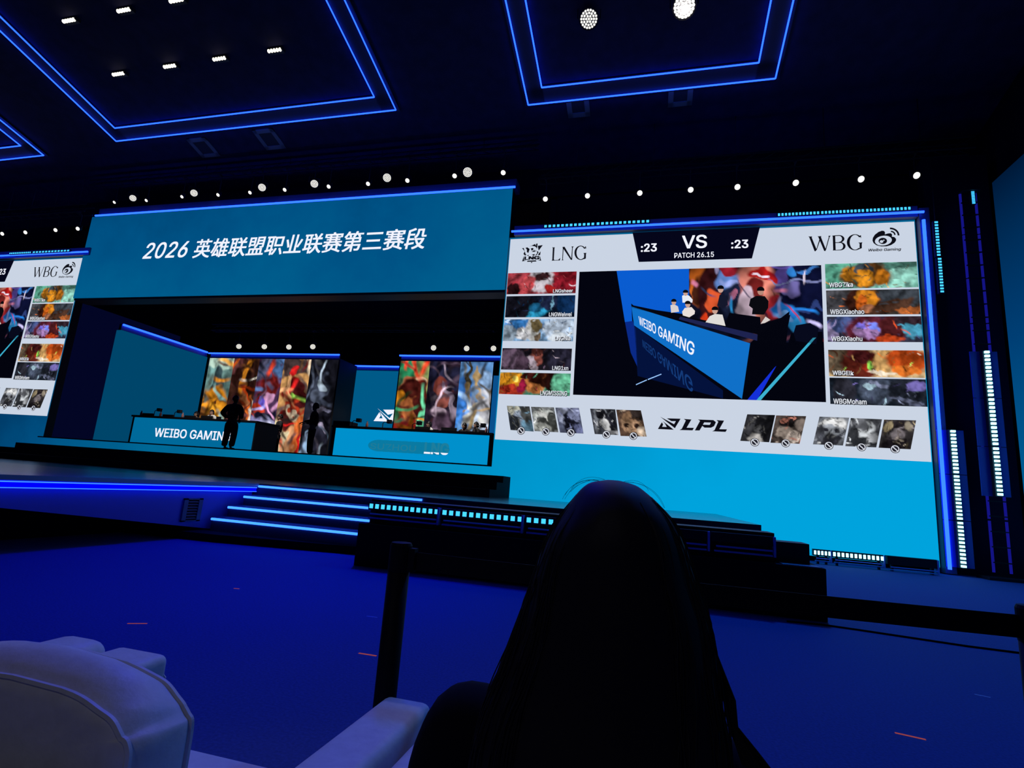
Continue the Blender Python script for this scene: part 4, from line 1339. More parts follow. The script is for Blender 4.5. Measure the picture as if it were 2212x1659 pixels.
# ================================================================== PEOPLE
def skin(verts, edges, radii, sub=2, root=0):
    me = bpy.data.meshes.new('tmp')
    me.from_pydata(verts, edges, [])
    o = bpy.data.objects.new('tmp', me)
    C.objects.link(o)
    o.modifiers.new('s', 'SKIN').use_smooth_shade = True
    sv = me.skin_vertices[0].data
    for i, r in enumerate(radii):
        r = r if isinstance(r, (tuple, list)) else (r, r)
        sv[i].radius = r
        sv[i].use_root = (i == root)
    m = o.modifiers.new('u', 'SUBSURF')
    m.levels = m.render_levels = sub
    bpy.context.view_layer.update()
    dg = bpy.context.evaluated_depsgraph_get()
    k = bpy.data.meshes.new_from_object(o.evaluated_get(dg))
    vs, fs = [tuple(v.co) for v in k.vertices], [tuple(p.vertices) for p in k.polygons]
    bpy.data.objects.remove(o)
    bpy.data.meshes.remove(me)
    bpy.data.meshes.remove(k)
    return vs, fs


def chain(parts):
    """parts: list of chains [(x,y,z,r), ...]; points that coincide are shared"""
    vs, rs, es, ix = [], [], [], {}
    for c in parts:
        last = None
        for x, y, z, r in c:
            key = (round(x, 4), round(y, 4), round(z, 4))
            if key not in ix:
                ix[key] = len(vs)
                vs.append((x, y, z))
                rs.append(r)
            i = ix[key]
            if last is not None and last != i:
                es.append((last, i))
            last = i
    return vs, es, rs


def hand_mesh(m, w, d, side, up=(0, 0, 1), s=1.0, curl=.5):
    """palm with four fingers and a thumb; w wrist, d direction of the fingers"""
    w, d, up = Vector(w), Vector(d).normalized(), Vector(up)
    sd = d.cross(up).normalized()
    n = sd.cross(d).normalized()
    M = Matrix((sd, d, n)).transposed()
    m.ell(w + d * .045 * s, (.040 * s, .052 * s, .016 * s), 10, 7, M)
    for k, (o, L) in enumerate(((-.029, .066), (-.010, .076), (.010, .071), (.028, .055))):
        b = w + d * .085 * s + sd * o * s
        c1 = b + (d * math.cos(curl * .5) - n * math.sin(curl * .5)) * L * .45 * s
        c2 = c1 + (d * math.cos(curl * 1.2) - n * math.sin(curl * 1.2)) * L * .32 * s
        c3 = c2 + (d * math.cos(curl * 1.8) - n * math.sin(curl * 1.8)) * L * .25 * s
        m.tube([b - d * .02 * s, b, c1, c2, c3], [.008 * s, .0095 * s, .0088 * s, .008 * s, .005 * s], 7)
    t0 = w + d * .03 * s + sd * side * .030 * s
    t1 = t0 + (d * .7 + sd * side * .7) * .035 * s
    t2 = t1 + (d * .95 + sd * side * .25) * .030 * s
    m.tube([t0, t1, t2], [.013 * s, .0105 * s, .006 * s], 7)


SKINM = dif('skin', (.45, .26, .19), .55, .35)
HAIRM = dif('dark_hair', (.010, .008, .008), .5, .3)


def head_mesh(m, c, s=1.0):
    """head with nose, brow, chin and ears; faces -y"""
    c = Vector(c)
    rows = []
    for z, hx, fy, by in ((-.120, .020, -.060, -.02), (-.105, .042, -.082, .02), (-.07, .058, -.088, .055), (-.03, .068, -.088, .085), (.01, .074, -.09, .098),
                          (.05, .074, -.088, .10), (.085, .062, -.072, .088), (.108, .038, -.045, .055), (.116, .008, -.01, .02)):
        r = []
        for k in range(16):
            t = 2 * PI * k / 16
            y = math.sin(t)
            r.append(c + Vector((hx * math.cos(t), (by if y > 0 else -fy) * y, z)) * s)
        rows.append(r)
    m.rings(rows)
    m.add([c + Vector(p) * s for p in ((0, -.088, .025), (-.016, -.084, -.028), (.016, -.084, -.028), (0, -.112, -.024), (0, -.086, -.034))],
          [(0, 1, 3), (0, 3, 2), (1, 4, 3), (3, 4, 2), (0, 2, 4, 1)])
    for sx in (-1, 1):
        m.ell(c + Vector((sx * .075, .012, 0)) * s, (.012 * s, .02 * s, .032 * s), 8, 6)
    m.ell(c + Vector((0, -.086, -.062)) * s, (.022 * s, .010 * s, .008 * s), 8, 5)


def hair_cap(m, c, s=1.0, long=.0, fringe=.02):
    c = Vector(c)
    rows = []
    for j in range(9):
        ph = j / 8 * (PI * .62)
        r = []
        for k in range(18):
            t = 2 * PI * k / 18
            y = math.sin(t)
            z = .135 * math.cos(ph) + .005
            hx, hb, hf = .086 * math.sin(ph), .116 * math.sin(ph), .098 * math.sin(ph)
            if y < 0:
                z = max(z, fringe + .04 * abs(math.cos(t)) * 0)
            else:
                z -= long * max(0, (j - 5) / 3)
            rr = 1 + .05 * math.sin(k * 2.7 + j)
            r.append(c + Vector((hx * math.cos(t) * rr, (hb if y > 0 else hf) * y * rr, z)) * s)
        rows.append(r)
    m.rings(rows)


def place(m, loc, rot):
    M = Matrix.Rotation(rot, 3, 'Z')
    m.v = [tuple(Vector(loc) + M @ Vector(p)) for p in m.v]
    return m


def standing(label, loc, rot, H, arms, shirt, trousers, shoes, group=None, skinm=None, bulk=1.0, lean=0.0):
    """standing person facing -y before rotation"""
    s = H / 1.75
    sk = skinm or SKINM
    t = thing('person', loc, label, 'person', group)
    J = {}
    A = {'sides': lambda q: [(q * .235, .01, 1.15), (q * .25, -.05, .91)], 'folded': lambda q: [(q * .27, -.02, 1.17), (-q * .06, -.2, 1.15 + q * .02)],
         'hips': lambda q: [(q * .30, .06, 1.17), (q * .20, -.07, 1.0)], 'front': lambda q: [(q * .25, .0, 1.14), (q * .10, -.2, 1.08)],
         'reach': lambda q: [(q * .26, -.02, 1.15), (q * .20, -.26, 1.08)]}[arms]
    body = [[(0, 0, .96, .115), (0, .01, 1.12, .105), (0, .01, 1.30, .125), (0, .01, 1.42, .075), (0, .005, 1.50, .052), (0, 0, 1.55, .05)]]
    sh = [[(0, 0, .95, .135), (0, .01, 1.12, .13), (0, .01, 1.30, .145), (0, .01, 1.425, .085)]]
    tr = [[(0, 0, 1.0, .128), (0, .005, .92, .12)]]
    hm = MB()
    for q in (-1, 1):
        e, w = A(q)
        body.append([(0, .01, 1.42, .075), (q * .17, .01, 1.405, .058), (*e, .040), (*w, .027)])
        body.append([(0, 0, .96, .115), (q * .09, 0, .90, .085), (q * .10, -.015, .50, .055), (q * .105, .02, .10, .036), (q * .115, -.10, .035, .03)])
        mid = tuple(e[i] * .55 + w[i] * .45 for i in range(3))
        sh.append([(0, .01, 1.425, .085), (q * .175, .01, 1.405, .073), (*e, .056), (*(tuple(e[i] * .15 + w[i] * .85 for i in range(3))), .043)])
        tr.append([(0, .005, .92, .12), (q * .09, 0, .88, .10), (q * .105, -.015, .50, .078), (q * .108, .015, .10, .072)])
        d = Vector(w) - Vector(e)
        hand_mesh(hm, w, d if arms != 'folded' else (-q, -.1, .1), q, (0, -1, 0) if arms == 'sides' else (0, 0, 1))
    def mk(parts, name, mat, sub=1, extra_mb=None):
        v, f = skin(*chain(parts), sub=sub)
        m = MB()
        m.add(v, f)
        if extra_mb:
            m.add(extra_mb.v, extra_mb.f)
        kx = 1.0 if name == 'body' else bulk
        m.v = [(p[0] * s * kx, (p[1] * kx + lean * max(0, p[2] - .9)) * s, p[2] * s) for p in m.v]
        return place(m, loc, rot).build(name, mat, t, smooth=True)
    head_mesh(hm, (0, 0, 1.633))
    mk(body, 'body', sk, 1, hm)
    mk(sh, 'shirt', shirt)
    mk(tr, 'trousers', trousers)
    m = MB()
    hair_cap(m, (0, .004, 1.637))
    m.v = [(p[0] * s, (p[1] + lean * (p[2] - .9)) * s, p[2] * s) for p in m.v]
    place(m, loc, rot).build('hair', HAIRM, t, smooth=True)
    m = MB()
    for q in (-1, 1):
        m = MB()
        m.ell((q * .112 * s, -.06 * s, .045 * s), (.05 * s, .135 * s, .045 * s), 12, 8)
        place(m, loc, rot).build('shoe', shoes, t, smooth=True)
    m = MB()
    for q in (-1, 1):
        m.ell((q * .03 * s, (-.083 + lean * .75) * s, 1.652 * s), (.011 * s, .008 * s, .007 * s), 8, 5)
    place(m, loc, rot).build('eyes', dif('eye_dark', (.01, .01, .01), .2, .5), t)
    return t


CLOTH = dif('black_cloth', (.010, .010, .013), .9, .1)
CLOTH2 = dif('charcoal_cloth', (.03, .03, .032), .9, .1)
WCLOTH = dif('white_cloth', (.75, .74, .70), .85, .2)
p = P(491, 969, Y=15.6)
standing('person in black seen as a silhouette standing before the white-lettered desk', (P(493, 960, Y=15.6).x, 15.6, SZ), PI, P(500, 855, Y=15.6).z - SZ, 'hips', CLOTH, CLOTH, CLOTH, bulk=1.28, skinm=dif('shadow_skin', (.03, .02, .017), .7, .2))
pb = P(668, 975, Y=17.2)
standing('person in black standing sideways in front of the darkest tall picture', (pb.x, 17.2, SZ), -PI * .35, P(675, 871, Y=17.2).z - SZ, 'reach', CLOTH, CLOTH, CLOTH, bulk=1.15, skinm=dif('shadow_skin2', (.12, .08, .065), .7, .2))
pc = P(594, 975, Y=19.75)
standing('person in dark jacket and white shoes with folded arms beside the desk end', (pc.x, 19.75, SZ), -PI * .22, P(602, 895, Y=19.75).z - SZ, 'folded', CLOTH2, CLOTH, WCLOTH, bulk=1.15)


def seated(label, x, y, ztop, shirt, group, headset=True, face=0.0, skinm=None, chair_label=''):
    """player on a chair behind a desk, facing -y, head top at ztop"""
    k = ztop - 1.27                      # level the feet rest on
    loc = (x, y, SZ)
    t = thing('person', loc, label, 'person', group)
    o = k - SZ
    sk = skinm or SKINM
    hm = MB()
    body = [[(0, 0, .52, .12), (0, 0, .68, .11), (0, -.03, .86, .125), (0, -.04, .99, .072), (0, -.05, 1.07, .05), (0, -.055, 1.1, .05)]]
    sh = [[(0, 0, .50, .14), (0, 0, .68, .135), (0, -.03, .86, .15), (0, -.04, .995, .085)]]
    tr = [[(0, .03, .50, .13), (0, 0, .53, .13)]]
    for q in (-1, 1):
        e, w = (q * .24, -.06, .76), (q * .16, -.30, .78)
        body.append([(0, -.04, .99, .072), (q * .17, -.035, .975, .058), (*e, .04), (*w, .027)])
        body.append([(0, 0, .52, .12), (q * .09, -.03, .50, .085), (q * .10, -.42, .50, .058), (q * .10, -.42, .10, .036), (q * .11, -.52, .035, .03)])
        sh.append([(0, -.04, .995, .085), (q * .175, -.035, .975, .074), (*e, .058), (q * .20, -.2, .775, .045)])
        tr.append([(0, 0, .53, .13), (q * .09, -.05, .50, .10), (q * .10, -.42, .50, .076), (q * .10, -.42, .12, .066)])
        hand_mesh(hm, w, (0, -1, -.1), q)
    hc = (0, -.06, 1.15)
    head_mesh(hm, hc)

    def mk(parts, name, mat, ex=None):
        m = MB()
        m.add(*skin(*chain(parts), sub=1))
        if ex:
            m.add(ex.v, ex.f)
        m.v = [(p[0], p[1], p[2] + o) for p in m.v]
        return place(m, loc, face).build(name, mat, t, smooth=True)
    mk(body, 'body', sk, hm)
    mk(sh, 'shirt', shirt)
    mk(tr, 'trousers', CLOTH)
    m = MB()
    hair_cap(m, (0, -.056, 1.152 + o), long=.03, fringe=.045)
    place(m, loc, face).build('hair', HAIRM, t, smooth=True)
    if headset:
        m = MB()
        m.tube([(.098 * math.cos(a), -.056, 1.16 + o + .13 * math.sin(a)) for a in np.linspace(0, PI, 14)], .012, 6)
        for q in (-1, 1):
            m.ell((q * .095, -.056, 1.15 + o), (.024, .042, .045), 10, 7)
        place(m, loc, face).build('headset', BLACK, t)
    ch = thing('gaming_chair', (x, y, SZ), chair_label, 'chair', 'chairs of the seated players')
    box('seat', (x - .26, y - .28, k + .30), (x + .26, y + .22, k + .385), CLOTH, ch, bevel=.03)
    box('backrest', (x - .25, y + .20, k + .38), (x + .25, y + .29, k + 1.02), CLOTH, ch, bevel=.03)
    MB().tube([(x, y, SZ + .09), (x, y, k + .31)], .03, 8).build('stem', BLACK, ch)
    m = MB()
    for q in range(5):
        a = 2 * PI * q / 5
        m.tube([(x, y, SZ + .10), (x + .3 * math.cos(a), y + .3 * math.sin(a), SZ + .03)], .025, 6)
    m.build('star_base', BLACK, ch)
    return t


G1 = 'players behind the white-lettered desk'
q = P(461, 885, Y=19.95)
seated('player in a white top bending forward behind the white-lettered desk', q.x, 19.95, q.z - .02, WCLOTH, G1, headset=False, chair_label='black gaming chair of the player in white at the farther desk')
q = P(427, 889, Y=19.95)
seated('player in dark clothes left of the one in white behind the white-lettered desk', q.x, 19.95, q.z - .02, CLOTH2, G1, chair_label='black gaming chair of the player in dark clothes at the farther desk')
G2_ = 'players behind the nearer desk'
q = P(930, 911, Y=18.55)
seated('player with headset and white top, leftmost behind the bright teal desk', q.x, 18.55, q.z, WCLOTH, G2_, face=-.6, chair_label='black gaming chair of the leftmost player at the bright teal desk')
q = P(1005, 914.5, Y=18.55)
seated('player with dark fringe in the middle behind the bright teal desk', q.x, 18.55, q.z, CLOTH2, G2_, headset=False, chair_label='black gaming chair of the fringed player at the bright teal desk')
q = P(1032, 912.5, Y=19.35)
seated('player with headset, rightmost behind the bright teal desk', q.x, 19.35, q.z, CLOTH2, G2_, face=-.8, chair_label='black gaming chair of the rightmost player at the bright teal desk')

# things on the desks
def webcam(x, y, z, h, label, group):
    t = thing('webcam', (x, y, z), label, 'webcam', group)
    MB().tube([(x, y, z), (x, y, z + h * .8), (x + .05, y, z + h), (x + .2, y, z + h * 1.02)], .014, 6).build('arm', BLACK, t)
    m = MB()
    m.box((x + .18, y - .09, z + h - .05), (x + .34, y + .04, z + h + .08))
    m.build('camera_body', BLACK, t)
    MB().tube([(x + .26, y - .09, z + h + .015), (x + .26, y - .12, z + h + .015)], .035, 10).build('lens', dif('lens_glass', (.02, .02, .03), .1, .6), t)


def bottle(x, y, z, label, group):
    t = thing('drink_bottle', (x, y, z), label, 'bottle', group)
    m = MB()
    rows = [[(x + r * math.cos(a), y + r * math.sin(a), z + h) for a in np.linspace(0, 2 * PI, 13)[:-1]] for r, h in ((.04, 0), (.045, .02), (.045, .13), (.022, .18), (.02, .20))]
    m.rings(rows)
    m.build('bottle_body', dif('pink_bottle', (.42, .17, .14), .35, .5), t, smooth=True)
    MB().tube([(x, y, z + .20), (x, y, z + .225)], .023, 10).build('cap', dif('bottle_cap', (.5, .3, .25), .5, .3), t)


zt1 = P(420, 904, Y=18).z
ztd1 = (P(291, 902, Y=18).z + P(551, 913, Y=18).z) / 2 + .09
ztd2 = (P(726, 924, Y=17).z + P(1057, 941, Y=17).z) / 2 + .09
GW = 'webcams on goosenecks on the two desks'
for (px_, yy, zz_, h, lab) in ((332, 18.5, ztd1, .30, 'webcam on the white-lettered desk, leftmost'), (376, 18.5, ztd1, .27, 'webcam on the white-lettered desk, second from the left'),
                               (763, 17.4, ztd2, .24, 'webcam on the left end of the bright teal desk'), (829, 17.4, ztd2, .24, 'webcam on the bright teal desk below the white logo'),
                               (893, 17.4, ztd2, .24, 'webcam on the bright teal desk before the leftmost of its tall pictures'), (1030, 17.4, ztd2, .26, 'webcam on the right end of the bright teal desk')):
    webcam(P(px_, 900, Y=yy).x, yy, zz_, h, lab, GW)
GBT = 'pinkish drink bottles on the two desks'
for (px_, yy, zz_, lab) in ((304, 18.3, ztd1, 'pinkish bottle near the left end of the white-lettered desk'), (346, 18.3, ztd1, 'pinkish bottle right of the leftmost webcam'),
                            (394, 18.3, ztd1, 'pinkish bottle right of the second webcam'), (795, 17.3, ztd2, 'pinkish bottle on the bright teal desk left of the white logo'), (1053, 17.25, ztd2, 'pinkish bottle at the right end of the bright teal desk')):
    bottle(P(px_, 900, Y=yy).x, yy, zz_, lab, GBT)


def monitor(x, y, z, label, group, w=.56, h=.16):
    t = thing('monitor', (x, y, z), label, 'monitor', group)
    box('display', (x - w / 2, y, z + .03), (x + w / 2, y + .04, z + h), BLACK, t)
    box('stand', (x - .10, y - .05, z), (x + .10, y + .12, z + .03), BLACK, t)


GM = 'low dark monitors on the two desks'
for (px_, yy, zz_, lab) in ((318, 18.55, ztd1, 'dark monitor at the left end of the white-lettered desk'), (362, 18.7, ztd1, 'dark monitor second from left on the white-lettered desk'), (410, 18.7, ztd1, 'dark monitor before the player in dark clothes'), (446, 18.45, ztd1, 'dark monitor before the player in white'),
                            (915, 17.6, ztd2, 'dark monitor before the leftmost player of the bright teal desk'), (972, 17.5, ztd2, 'dark monitor between the players of the bright teal desk')):
    monitor(P(px_, 900, Y=yy).x, yy, zz_, lab, GM)

# ------------------------------------------------------------------ woman sitting in front of the camera
WX = -.06
wm = thing('person', (WX, .88, 0), 'person with long dark hair and dark jacket seen from behind in front', 'person')
hm = MB()
WB = [[(WX, .90, .50, .12), (WX, .90, .66, .105), (WX, .88, .80, .125), (WX - .005, .87, .90, .07), (WX - .005, .87, .97, .05), (WX, .88, 1.02, .05)]]
JK = [[(WX, .90, .46, .15), (WX, .90, .62, .145), (WX, .88, .77, .15), (WX, .875, .875, .075)]]
LG = [[(WX, .92, .50, .14), (WX, .97, .49, .14)]]
for q in (-1, 1):
    sx = -.272 if q < 0 else .122
    zs = .862 if q < 0 else .842
    e, w = (WX + q * .245, .95, .62), (WX + q * .08, 1.20, .60)
    WB.append([(WX - .005, .87, .90, .07), (WX + q * .165, .87, .84, .055), (*e, .04), (*w, .026)])
    WB.append([(WX, .90, .50, .12), (WX + q * .09, .98, .51, .085), (WX + q * .10, 1.38, .53, .056), (WX + q * .10, 1.46, .10, .035), (WX + q * .11, 1.58, .035, .028)])
    JK.append([(WX, .875, .875, .075), (WX + q * .11, .87, zs - .04, .068), (sx, .87, zs, .072), (sx + q * .012, .87, zs - .09, .072), (*e, .066), (WX + q * .11, 1.15, .605, .045)])
    LG.append([(WX, .97, .49, .14), (WX + q * .09, 1.0, .505, .10), (WX + q * .10, 1.38, .53, .075), (WX + q * .10, 1.46, .12, .06)])
    hand_mesh(hm, w, (-q * .3, 1, -.1), -q)
hm2 = MB()
head_mesh(hm2, (0, 0, 0), 1.0)
hm.add([(WX + .01 - v[0], .885 - v[1], 1.085 + v[2]) for v in hm2.v], hm2.f)
DSK = dif('woman_skin', (.40, .24, .18), .55, .3)
m = MB()
m.add(*skin(*chain(WB), sub=1))
m.add(hm.v, hm.f)
m.build('body', DSK, wm, smooth=True)
JKM = dif('dark_jacket', (.007, .007, .010), .95, .08)
m = MB()
m.add(*skin(*chain(JK), sub=2))
m.build('jacket', JKM, wm, smooth=True)
m = MB()
m.add(*skin(*chain(LG), sub=1))
m.build('trousers', JKM, wm, smooth=True)
for q in (-1, 1):
    m = MB()
    m.ell((WX + q * .11, 1.55, .045), (.045, .125, .045), 12, 8)
    m.build('shoe', JKM, wm, smooth=True)
WHAIR = dif('long_dark_hair', (.011, .010, .011), .62, .18)
prof0 = [(1.2225, -.054, .010, .875, .012), (1.217, -.054, .034, .875, .045), (1.207, -.053, .049, .875, .066), (1.192, -.050, .064, .875, .084), (1.168, -.047, .083, .875, .104), (1.135, -.048, .102, .87, .115), (1.09, -.048, .116, .865, .118),
         (1.045, -.045, .128, .855, .116), (1.0, -.0455, .137, .845, .112), (.945, -.051, .149, .832, .108), (.91, -.055, .157, .82, .105), (.86, -.057, .162, .80, .10), (.80, -.057, .160, .79, .09), (.74, -.05, .155, .785, .08), (.70, -.05, .14, .785, .06)]
prof = []
for j in range(len(prof0) - 1):          # smooth the outline between the measured heights
    q0, q1, q2, q3 = (np.array(prof0[min(max(j + i, 0), len(prof0) - 1)]) for i in (-1, 0, 1, 2))
    for t in np.linspace(0, 1, 5)[:-1]:
        prof.append(tuple(.5 * (2 * q1 + (q2 - q0) * t + (2 * q0 - 5 * q1 + 4 * q2 - q3) * t * t + (3 * q1 - q0 - 3 * q2 + q3) * t ** 3)))
prof.append(prof0[-1])
rows = []
rs = np.random.RandomState(4)
gro = rs.rand(64)
for j, (z, cx, hx, cy, hy) in enumerate(prof):
    r = []
    for k in range(64):
        t = 2 * PI * k / 64
        g = 1 + .03 * (gro[k] - .5) * min(1, j / 24)
        sx, sy = math.cos(t), math.sin(t)
        r.append((cx + hx * g * sx, cy + hy * g * (sy if sy < 0 else sy * .8), z))
    rows.append(r)
m = MB()
m.rings(rows)
m.build('hair', WHAIR, wm, smooth=True)
# loose strands along the outline and over the shoulders
st = MB()
for k in range(170):
    sd = -1 if rs.rand() < .5 else 1
    t = (PI if sd < 0 else 0) + (rs.rand() - .5) * 1.9
    j0 = rs.randint(10, 26)
    pts = []
    fl = .004 + .03 * rs.rand() ** 2
    for j in range(j0, len(prof) - rs.randint(0, 12), 2):
        z, cx, hx, cy, hy = prof[j]
        g = .99 + .018 * min(1, (j - j0) / 8) + fl * max(0, j - 24) / 20
        wob = .003 * math.sin(j * .4 + k)
        pts.append((cx + hx * g * math.cos(t) + wob * min(1, (j - j0) / 8), cy + hy * g * math.sin(t) * (1 if math.sin(t) < 0 else .8), z))
    if len(pts) > 2:
        st.tube(pts, .0009, 4, cap=False)
for k in range(9):                       # fly-away hairs over the crown
    sd = -1 if rs.rand() < .7 else 1
    j0 = .35 + .45 * rs.rand()
    lift = .002 + .004 * rs.rand()
    L = .35 + .5 * rs.rand()
    pts = []
    for q in range(12):
        u = q / 11
        ang = PI / 2 - sd * (j0 * .3 + u * L)
        rr = 1 + (lift / .06) * math.sin(u * PI * .8)
        pts.append((-.054 + .090 * rr * math.cos(ang), .86 + .02 * rs.rand() * 0 + .03 * (k % 3 - 1) * .5, 1.130 + .0925 * rr * math.sin(ang)))
    st.tube(pts, .00022, 3, cap=False)
for k in range(40):                       # hair falling over the right shoulder
    u = rs.rand()
    st.tube([(.075 + .02 * u, .86, 1.0), (.105 + .015 * u, .85, .94), (.110 + .012 * u, .845, .91), (.118 + .03 * u, .84, .892 - .008 * u), (.125 + .045 * u, .83, .872 - .01 * u)], .0012, 4, cap=False)
st.build('loose_strands', WHAIR, wm)

# ================================================================== SOFAS
LEATHER = dif('white_leather', (.62, .62, .60), .5, .35, noise=.06, nscale=30, bump=.12)


def rbox(a, b, r=.04, n=5):
    """rounded cushion box as a superellipsoid-edged grid"""
    m = MB()
    bm = bmesh.new()
    bmesh.ops.create_cube(bm, size=1)
    for v_ in bm.verts:
        v_.co = Vector([(a[i] + b[i]) / 2 + v_.co[i] * (b[i] - a[i]) for i in range(3)])
    bmesh.ops.bevel(bm, geom=list(bm.edges), offset=r, segments=n, affect='EDGES', profile=.5)
    bm.verts.ensure_lookup_table()
    m.add([tuple(v_.co) for v_ in bm.verts], [tuple(v_.index for v_ in f.verts) for f in bm.faces])
    bm.free()
    return m


def armchair(label, x0, x1, wl, wr, zarm, yend, cushion, group):
    t = thing('armchair', ((x0 + x1) / 2, 1.0, 0), label, 'armchair', group)
    rbox((x0 + wl, .62, .07), (x1 - wr, 1.36, .31), .03).build('base', LEATHER, t, True)
    rbox((x0 + wl + .005, .80, .30), (x1 - wr - .005, 1.41, .445), .05).build('seat_cushion', LEATHER, t, True)
    for nm, p0, p1 in (('arm', x0, x0 + wl), ('arm', x1 - wr, x1)):
        a = rbox((p0, .60, .07), (p1, yend, zarm), .026).build(nm, LEATHER, t, True)
        for xx in (p0 + .008, p1 - .008):
            MB().tube([(xx, .66, zarm - .028), (xx, yend - .045, zarm - .028), (xx, yend - .004, zarm - .07), (xx, yend - .004, .12)], .005, 6).build('piping', LEATHER, a)
    rbox((x0 + .01, .70, .07), (x1 - .01, .848, .645), .05).build('back_frame', LEATHER, t, True)
    for sx in (x0 + .08, x1 - .08):
        for sy in (.66, 1.3):
            MB().tube([(sx, sy, 0), (sx, sy, .075)], .022, 8).build('leg', BLACK, t)
    cx0, cx1 = cushion
    rows, N = [], 120
    cc, hx = (cx0 + cx1) / 2, (cx1 - cx0) / 2
    ztop, zbot = .775, .44

    def outline(g, d, bump=0.0):
        out = []
        for k in range(N):
            u = 2 * PI * k / N
            c_, s_ = math.cos(u), math.sin(u)
            X = cc + hx * g * math.copysign(abs(c_) ** .30, c_)
            zm, zh = (ztop + zbot) / 2, (ztop - zbot) / 2
            Z = zm + zh * g * math.copysign(abs(s_) ** .30, s_)
            q_ = min(1, abs(X - cc) / hx)
            if s_ > 0:                   # crowned top
                Z += (bump * (1 - q_ ** 3) - .045 * q_ ** 2.5) * min(1, s_ * 1.6) * g
            X += math.copysign(bump * .25, c_) * (1 - abs(s_) ** 2)
            out.append((X, d, Z + .0015 * math.sin(k * .7 + d * 30)))
        return out
    for g, d, bmp in ((.05, .845, 0), (.5, .848, 0), (.86, .853, 0), (.955, .858, 0), (.99, .868, 0), (1.0, .88, .015), (1.0, .91, .035), (1.0, .94, .04), (1.0, .965, .032), (1.0, .985, .018), (.985, 1.0, .01), (.95, 1.01, 0), (.86, 1.02, 0), (.5, 1.035, 0), (.05, 1.04, 0)):
        rows.append(outline(g, d, bmp))
    m = MB()
    m.rings(rows)
    cu = m.build('back_cushion', LEATHER, t, True)
    for g, d, bmp in ((.992, .866, 0), (.992, .998, .012)):
        pts = outline(g, d, bmp)
        MB().tube(pts + [pts[0]], .0065, 6).build('piping', LEATHER, cu)
    return t


GS = 'white leather armchairs of the front row'
armchair('white leather armchair at lower left with a tall loose back cushion', -1.665, -.565, .20, .145, .60, 1.555, (-1.47, -.865), GS)
s2 = thing('armchair', (-.05, 1.0, 0), 'white leather armchair under the person with long dark hair', 'armchair', GS)
rbox((-.40, .62, .07), (.30, 1.33, .27), .03).build('base', LEATHER, s2, True)
rbox((-.40, .70, .26), (.30, 1.40, .42), .05).build('seat_cushion', LEATHER, s2, True)
for q in ((-.545, -.405), (.305, .45)):
    rbox((q[0], .60, .07), (q[1], 1.50, .585), .035).build('arm', LEATHER, s2, True)
rbox((-.53, .50, .07), (.44, .64, .62), .05).build('back_frame', LEATHER, s2, True)
for sx in (-.47, .37):
    for sy in (.64, 1.3):
        MB().tube([(sx, sy, 0), (sx, sy, .075)], .022, 8).build('leg', BLACK, s2)
s3 = thing('armchair', (-2.3, 1.0, 0), 'white leather armchair of which one armrest shows behind the tall cushion', 'armchair', GS)
rbox((-2.75, .62, .07), (-1.87, 1.36, .31), .03).build('base', LEATHER, s3, True)
rbox((-2.74, .80, .30), (-1.875, 1.41, .445), .05).build('seat_cushion', LEATHER, s3, True)
for q in ((-1.86, -1.675), (-2.93, -2.76)):
    rbox((q[0], .60, .07), (q[1], 1.535, .622), .05).build('arm', LEATHER, s3, True)
rbox((-2.9, .70, .07), (-1.7, .848, .645), .05).build('back_frame', LEATHER, s3, True)
for sx in (-2.84, -1.77):
    for sy in (.66, 1.3):
        MB().tube([(sx, sy, 0), (sx, sy, .075)], .022, 8).build('leg', BLACK, s3)

# ================================================================== BELT BARRIER
PLAST = dif('black_plastic', (.005, .005, .007), .6, .08)
GP = 'black belt barrier posts'
PA, PB = (-.825, 1.8), (1.03, 1.88)
HZ = -.035


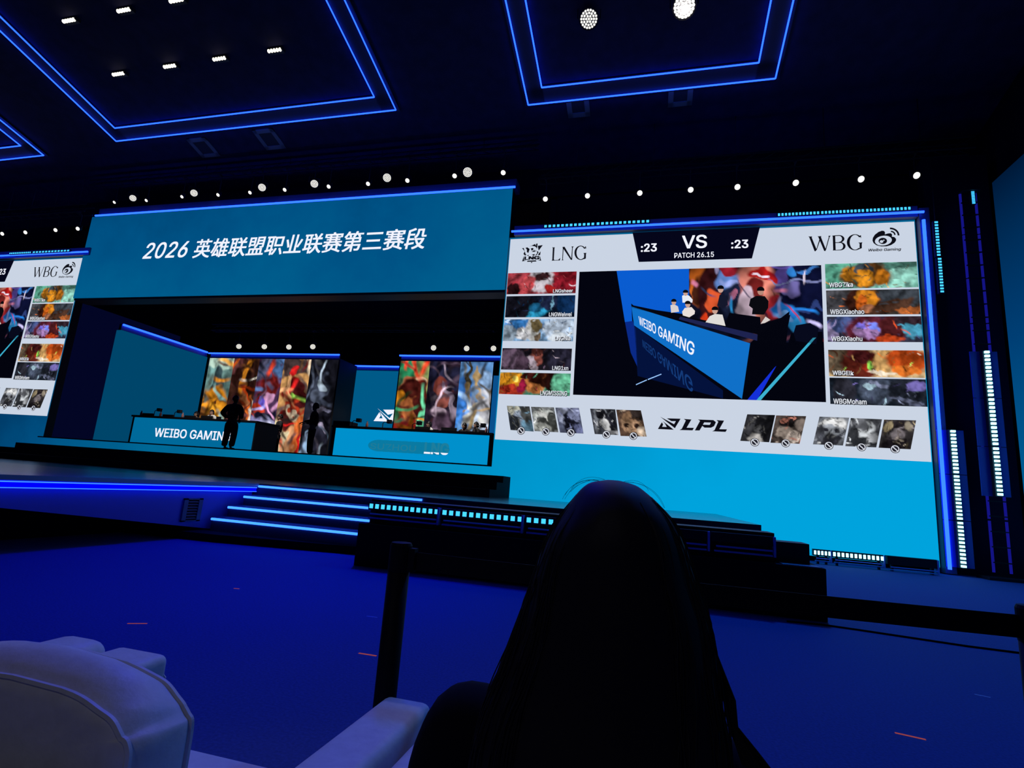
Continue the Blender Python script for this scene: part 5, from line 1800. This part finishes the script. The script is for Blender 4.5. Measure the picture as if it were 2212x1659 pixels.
def post(x, y, label, belt_to=None):
    t = thing('barrier_post', (x, y, 0), label, 'barrier post', GP)
    MB().tube([(x, y, .02), (x, y, .90)], .037, 20).build('pole', PLAST, t, True)
    m = MB()
    m.rings([[(x + r * math.cos(a), y + r * math.sin(a), z) for a in np.linspace(0, 2 * PI, 25)[:-1]] for r, z in ((.038, .89), (.038, .976), (.034, .985), (.01, .987))])
    m.build('belt_cassette', PLAST, t)
    m = MB()
    m.rings([[(x + r * math.cos(a), y + r * math.sin(a), z) for a in np.linspace(0, 2 * PI, 33)[:-1]] for r, z in ((.17, 0), (.17, .015), (.14, .03), (.04, .045))])
    m.build('foot_plate', PLAST, t)
    if belt_to:
        bx, by = belt_to
        box('belt_clip', (x + .034, y - .014, .895), (x + .058, y + .014, .970), PLAST, t)
        d = (Vector((bx, by, 0)) - Vector((x, y, 0))).normalized()
        n = Vector((-d.y, d.x, 0)) * .0012
        a, b = Vector((x, y, 0)) + d * .045, Vector((bx, by, 0)) - d * .037
        rows = []
        for k in range(13):
            u = k / 12
            c = a.lerp(b, u)
            sag = -.004 * 4 * u * (1 - u)
            rows.append([(c + n) + Vector((0, 0, .898 + sag)), (c - n) + Vector((0, 0, .898 + sag)), (c - n) + Vector((0, 0, .958 + sag)), (c + n) + Vector((0, 0, .958 + sag))])
        m = MB()
        m.rings(rows)
        m.build('belt', PLAST, t)
    return t


post(*PA, 'black belt barrier post standing left of the dark-haired person', PB)
post(*PB, 'black belt barrier post cut off by the right edge of the photo')

# ================================================================== SMALL THINGS ON THE CARPET
ORANGE = emi('self_lit_orange_tape', (.70, .13, .15), .38)  # emission put into the tape colour to keep it bright under blue light
PALE = dif('pale_tape', (.35, .38, .5), .6, .3)
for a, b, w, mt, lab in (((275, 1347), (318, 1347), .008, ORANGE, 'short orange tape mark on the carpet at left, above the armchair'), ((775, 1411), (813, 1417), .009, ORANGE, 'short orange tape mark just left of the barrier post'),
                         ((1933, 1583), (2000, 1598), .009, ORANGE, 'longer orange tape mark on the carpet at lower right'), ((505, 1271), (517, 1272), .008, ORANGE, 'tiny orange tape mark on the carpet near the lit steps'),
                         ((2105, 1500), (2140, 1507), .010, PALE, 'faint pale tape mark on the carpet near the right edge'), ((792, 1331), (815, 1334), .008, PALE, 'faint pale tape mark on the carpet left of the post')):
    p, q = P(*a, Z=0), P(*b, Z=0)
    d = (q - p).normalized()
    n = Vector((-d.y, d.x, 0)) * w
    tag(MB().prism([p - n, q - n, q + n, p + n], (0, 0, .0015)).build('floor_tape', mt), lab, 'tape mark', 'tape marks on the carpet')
pts = [P(x, y, Z=.008) for x, y in ((1700, 1342), (1773, 1349), (1850, 1360), (1930, 1372), (2010, 1384), (2090, 1396), (2207, 1411), (2300, 1420))]
tag(MB().tube(pts, .011, 6).build('cable', MATTE), 'dark cable lying across the carpet at the right', 'cable')
